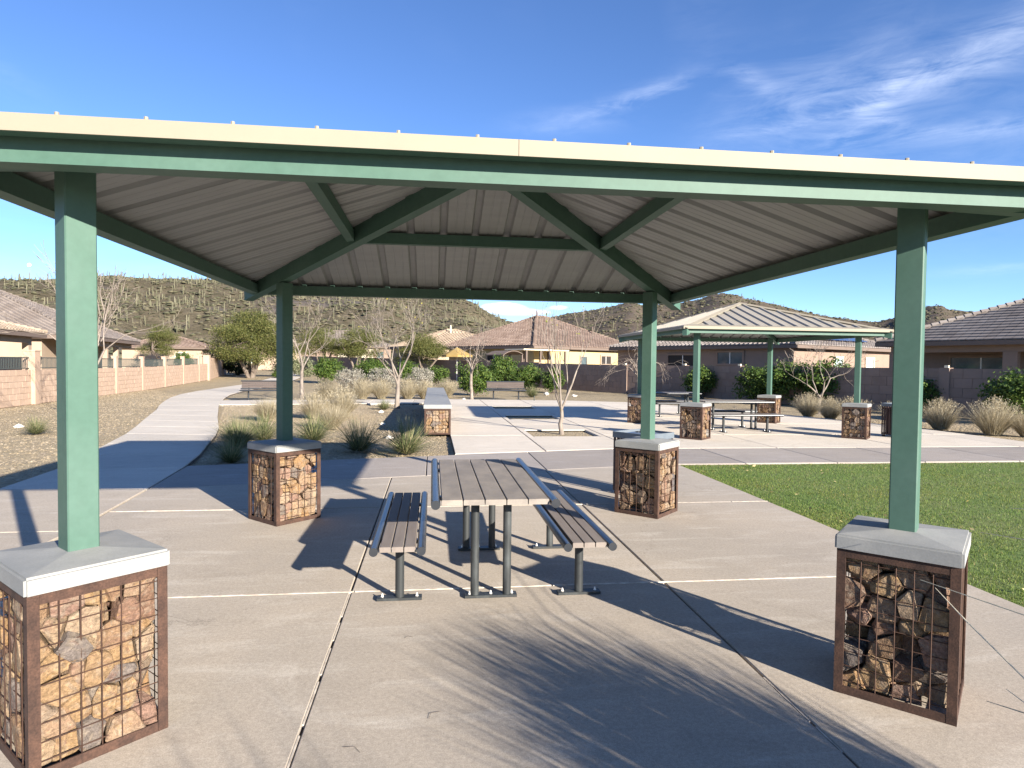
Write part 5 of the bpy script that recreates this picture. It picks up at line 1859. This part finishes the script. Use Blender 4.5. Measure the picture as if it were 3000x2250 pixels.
# bare trees
def grow(mb, p, d, L, rad, depth, r, up, spread, fork, wig=0.12, nseg=3, minr=0.004, sides=5):
    pts, rads = [p], [rad]
    q, dd = Vector(p), Vector(d)
    for i in range(nseg):
        dd = (dd + Vector((r.gauss(0, wig), r.gauss(0, wig), r.gauss(0, wig) + up * 0.18))).normalized()
        q = q + dd * (L / nseg)
        pts.append(q.copy())
        rads.append(max(minr, rad * (1 - 0.34 * (i + 1) / nseg)))
    mb.tube(pts, rads, sides if depth > 2 else 4 if depth > 1 else 3, False)
    if depth <= 0:
        return
    for k in range(fork(r, depth)):
        i = nseg if k < 2 else r.randint(max(1, nseg - 2), nseg)
        a = r.uniform(0, 6.28)
        perp = dd.orthogonal().normalized()
        perp = Matrix.Rotation(a, 3, dd) @ perp
        sp = spread * r.uniform(0.55, 1.25)
        nd = (dd * math.cos(sp) + perp * math.sin(sp)).normalized()
        grow(mb, pts[i], nd, L * r.uniform(0.62, 0.88), rads[i] * r.uniform(0.6, 0.82), depth - 1, r, up, spread, fork, wig, nseg, minr, sides)

def bare_tree(label, x, y, trunk_h, trunk_r, L, depth, seed, up=0.5, spread=0.5, forks=(2, 3), m=None, stems=1, name='bare_tree', wig=0.12, nleaf=0, minr=0.0055):
    m = m or M_BARK
    r = random.Random(seed)
    t = thing(name, label, 'tree', (x, y, gz(x, y) + GL), 0, 'bare winter trees')
    tm, cm = MB(), MB()
    fork = lambda rr, d: rr.randint(*forks)
    for s in range(stems):
        a = s * 2.4 + r.uniform(0, 1)
        ln = 0.0 if stems == 1 else 0.22
        p, pts, rads = Vector((0.03 * s, 0, -0.1)), [], []
        for i in range(5):
            f = i / 4
            pts.append(p + Vector((math.cos(a) * ln * f * trunk_h + r.gauss(0, .02), math.sin(a) * ln * f * trunk_h + r.gauss(0, .02), (trunk_h + .1) * f)))
            rads.append(trunk_r * (1.25 - 0.45 * f) if i else trunk_r * 1.45)
        tm.tube(pts, rads, 8, False)
        k = forks[1] + 1 if stems == 1 else forks[1]
        d0 = (pts[-1] - pts[-2]).normalized()
        for j in range(k):
            a2 = 2 * math.pi * j / k + r.uniform(-.4, .4)
            sp = spread * r.uniform(0.7, 1.35)
            d = Vector((math.cos(a2) * math.sin(sp), math.sin(a2) * math.sin(sp), math.cos(sp)))
            d = (d + d0 * 0.4).normalized()
            grow(cm, pts[-1 if j % 2 == 0 or stems > 1 else -2], d, L, rads[-1] * r.uniform(.55, .75), depth, r, up, spread * 0.8, fork, wig, 3, minr)
    tm.build('trunk', m, t, True)
    o = cm.build('branches', m, t, True)
    if nleaf:
        rr = np.random.default_rng(seed)
        vs = np.array(cm.v)
        P = vs[rr.integers(0, len(vs), nleaf)]
        N = rr.normal(size=(nleaf, 3))
        N /= np.linalg.norm(N, axis=1, keepdims=True)
        V, F = leaf_quads(P, N, 0.035, rr)
        link('leaves', np_mesh('leaves', V, F, M_YLEAF), t)
    return t

bare_tree('slim bare tree with pale trunk beside the green back post', -5.68, 29.3, 1.65, 0.075, 0.95, 4, 201, up=0.42, spread=0.62, forks=(2, 3))
bare_tree('vase shaped bare tree with forked pale trunk behind the planting bed', -1.29, 24.65, 1.15, 0.08, 1.08, 4, 214, up=0.55, spread=0.72, forks=(2, 3), nleaf=60)
bare_tree('slim bare tree with wide reaching limbs by the far park bench', 1.83, 30.3, 1.6, 0.07, 0.72, 4, 203, up=0.15, spread=0.85, forks=(2, 3), m=M_BARKG, wig=0.16)
bare_tree('pale multi stemmed bare tree in the square tree pit of the plaza', 3.12, 15.45, 0.62, 0.052, 1.02, 3, 204, up=0.75, spread=0.45, forks=(2, 3), nleaf=30, minr=0.005)
bare_tree('low spreading bare tree standing before the shrubs beside the second shelter', 14.33, 22.5, 0.62, 0.07, 0.85, 4, 205, up=0.2, spread=0.85, forks=(2, 3), m=M_BARK)
bare_tree('drooping bare tree behind the second shelter near the brown house', 11.2, 34.4, 1.3, 0.075, 0.9, 4, 206, up=-0.55, spread=0.8, forks=(2, 3), m=M_BARKG)
bare_tree('tall twiggy bare tree before the block wall, mostly behind the first post', -9.75, 19.6, 0.9, 0.085, 1.25, 4, 209, up=0.4, spread=0.62, forks=(2, 3), m=M_BARKG, nleaf=0)
bare_tree('bare grey tree between the railing and the mesquite crown', -21.5, 72.0, 0.8, 0.1, 1.25, 4, 210, up=0.3, spread=0.7, forks=(2, 3), m=M_BARKG)
bare_tree('wispy bare tree beside the solar panelled house wall', 27.5, 41.2, 1.0, 0.08, 1.1, 4, 211, up=0.3, spread=0.7, forks=(2, 3), m=M_BARKG)

# mesquite and palo verde trees
def mesquite(label, x, y, w, h, seed, trunks=4, lo=0.33, dens=1.0, name='mesquite_tree'):
    r = random.Random(seed)
    t = thing(name, label, 'tree', (x, y, gz(x, y) + GL), 0, 'green desert trees')
    tm = MB()
    lobes = []
    n = 11
    for i in range(n):
        a = 2 * math.pi * i / n + r.uniform(-.3, .3)
        q = r.uniform(0.15, 0.72)
        lobes.append((w / 2 * q * math.cos(a), w / 2 * q * math.sin(a), h * r.uniform(lo + 0.12, 0.84) - 0.12 * h * q, w * r.uniform(.10, .22), w * r.uniform(.10, .22), h * r.uniform(.07, .17)))
    lobes.append((0, 0, h * 0.78, w * 0.24, w * 0.24, h * 0.2))
    for i in range(trunks):
        a = 2 * math.pi * i / trunks + r.uniform(-.4, .4)
        e = lobes[(i * n) // trunks]
        b = Vector((0.12 * math.cos(a), 0.12 * math.sin(a), -0.1))
        m1 = Vector((w * .08 * math.cos(a), w * .08 * math.sin(a), h * 0.22)) + Vector((r.gauss(0, .1), r.gauss(0, .1), 0))
        m2 = Vector((w * .17 * math.cos(a), w * .17 * math.sin(a), h * 0.45)) + Vector((r.gauss(0, .2), r.gauss(0, .2), 0))
        rr = 0.03 * h * r.uniform(.7, 1.1)
        tm.tube([b, m1, m2, Vector(e[:3])], [rr, rr * .8, rr * .55, rr * .25], 7, False)
        for j in range(3):
            g_ = lobes[((i * n) // trunks + j + 1) % n]
            tm.tube([m2, (m2 + Vector(g_[:3])) / 2 + Vector((0, 0, .1)), Vector(g_[:3])], [rr * .4, rr * .28, rr * .12], 5, False)
    tm.build('trunk', M_BARKD, t, True)
    link('crown', crown_mesh('crown', lobes, int(560 * dens), 48, 0.040 * w, 0.0074 * w, M_MESQ, seed, 0.55, 0.5), t)
    return t

mesquite('large many trunked mesquite tree with rounded green crown behind the path bench', -15.9, 59.5, 7.7, 6.1, 301, 6, 0.22, 1.9)
mesquite('small green mesquite tree over the far houses beyond the block wall', -31.0, 79.0, 5.4, 5.6, 302, 3, 0.35)
mesquite('green desert tree just behind the slim pale trunk', -12.6, 77.5, 6.4, 5.6, 303, 4, 0.3)
mesquite('spreading green desert tree below the distant mauve roof', -8.6, 76.5, 7.6, 5.2, 304, 4, 0.3, 1.2)
mesquite('spreading green desert tree between the forked bare tree and the parasol', -0.9, 60.2, 6.2, 4.4, 305, 4, 0.25, 1.2)
mesquite('far green desert tree partly hidden behind the big mesquite', -23.0, 82.0, 5.5, 5.4, 306, 4, 0.3)

# tall ornamental grass beside the camera: its stalks lean into view and it shades the paving
M_ORN = leafmat('ornamental_grass_blades', [(0, (0.16, 0.16, 0.07)), (0.5, (0.26, 0.22, 0.11)), (1, (0.42, 0.35, 0.2))], 0.15, 0.8)
og = thing('ornamental_grass', 'tall ornamental grass whose pale stalks arch in at the frame edge over the gabion', 'grass plant', (2.62, 0.36, 0.0), 0, 'ornamental grasses by the pavilion')
link('blades', tuft_mesh('blades', 3600, 1.36, 0.47, 0.013, 0.6, M_ORN, 90, 0.24, 6), og)
st = MB()
for pts in ([(-.07, .05, 0), (-.12, .3, .5), (-.32, .85, .80), (-.64, 1.53, .838), (-.72, 1.93, .834)],
            [(-.05, .05, 0), (-.15, .3, .35), (-.35, .85, .55), (-.66, 1.45, .60), (-.68, 1.75, .74), (-.655, 1.93, .80)],
            [(0, .05, 0), (-.05, .4, .7), (-.14, 1.2, 1.05), (-.17, 1.9, 1.10), (-.09, 2.18, 1.05)],
            [(.05, .05, 0), (.0, .5, .6), (-.10, 1.3, .98), (-.19, 1.75, .99), (-.23, 2.18, .945)],
            [(-.05, .05, 0), (-.2, .5, .4), (-.4, 1.0, .54), (-.64, 1.5, .52), (-.56, 1.78, .423)],
            [(-.05, .1, 0), (-.25, .4, .3), (-.55, .95, .42), (-.60, 1.45, .50), (-.58, 1.68, .52)]):
    st.tube(pts, [0.0035, 0.0035, 0.0033] + [0.0027] * (len(pts) - 4) + [0.0012], 5)
st.build('stalks', leafmat('pale_stalks', [(0, (0.56, 0.50, 0.36)), (1, (0.62, 0.56, 0.42))], 0.1), og)
og2 = thing('ornamental_grass', 'second ornamental grass standing behind the camera', 'grass plant', (2.2, -1.9, 0.0), 0, 'ornamental grasses by the pavilion')
link('blades', tuft_mesh('blades', 260, 1.9, 0.38, 0.011, 0.5, M_ORN, 91, 0.18, 6), og2)

# ------------------------------------------------------------------ small things on the ground
def rock_mesh(seed):
    r = random.Random(seed)
    bm = bmesh.new()
    for i in range(14):
        d = Vector((r.gauss(0, 1), r.gauss(0, 1), r.gauss(0, 1))).normalized()
        bm.verts.new((d.x, d.y * 0.8, d.z * 0.6 + 0.3))
    res = bmesh.ops.convex_hull(bm, input=bm.verts)
    me = bpy.data.meshes.new('white_rock')
    bm.to_mesh(me)
    bm.free()
    me.materials.append(M_WHITESTONE)
    return me

RK = [rock_mesh(s) for s in (1, 2, 3)]
for i, (x, y, s, lab) in enumerate(((-1.75, 22.5, .13, 'white rock in the bed near the forked tree shadow'), (-1.35, 18.2, .11, 'white rock beside the seat wall shadow'), (-.95, 14.9, .12, 'white rock lying near the front of the seat wall'),
                                    (-6.4, 29.4, .13, 'white rock at the foot of the path bench'), (-11.9, 33.6, .14, 'white rock near the block wall base'), (-10.3, 17.6, .12, 'white rock in the gravel before the block wall'),
                                    (-11.9, 17.0, .10, 'small white rock closest to the block wall'), (-4.6, 29.2, .11, 'white rock by the far walk'), (1.5, 30.4, .13, 'white rock at the base of the tree by the far bench'),
                                    (6.4, 36.0, .2, 'pale boulder on the gravel before the brown wall'), (7.7, 34.5, .16, 'pale stone on the gravel by the brown wall'))):
    o = link('white_rock', RK[i % 3], None, (x, y, gz(x, y) + GL - 0.02), i * 1.3, scale=(s, s, s))
    tag(o, lab, 'rock', 'white rocks on the gravel')

r = np.random.default_rng(77)
n = 170
P = np.stack([4.3 + r.random(n) ** 1.3 * 11, 10.4 - r.random(n) * 7.5, np.full(n, 0.012)], 1)
N = r.normal(size=(n, 3)) * 0.35 + (0, 0, 1)
N /= np.linalg.norm(N, axis=1, keepdims=True)
V, F = leaf_quads(P, N, 0.028, r, 0.5)
link('fallen_leaves', np_mesh('fallen_leaves', V, F, leafmat('fallen_yellow_leaves', [(0, (0.5, 0.40, 0.14)), (1, (0.62, 0.52, 0.28))])), kind='stuff')
for i, (x, y, a, l, lab) in enumerate(((0.02, 3.02, 0.9, 0.08, 'small curled dry twig on the paving'), (-0.33, 2.78, -0.5, 0.09, 'thin dry twig on the paving near the long joint'), (-0.13, 3.9, 0.3, 0.05, 'tiny dark twig on the paving before the table'))):
    o = MB().tube([(-l / 2, 0, 0.004), (0, 0.02, 0.006), (l / 2, -0.005, 0.004)], 0.0009, 5).build('twig', M_BARKD)
    o.location = (x, y, 0)
    o.rotation_euler = (0, 0, a)
    tag(o, lab, 'twig', 'twigs on the paving')
for k, (px_, py_) in enumerate(((4.6, 29.0), )):
    t_ = thing('path_marker', 'short dark stake at the far edge of the plaza', 'stake', (px_, py_, 0))
    MB().tube([(0, 0, 0), (0, 0, 0.2)], 0.02, 8).tube([(0, 0, .2), (0, 0, .23)], [0.028, 0.02], 8).build('post', M_IRON, t_)
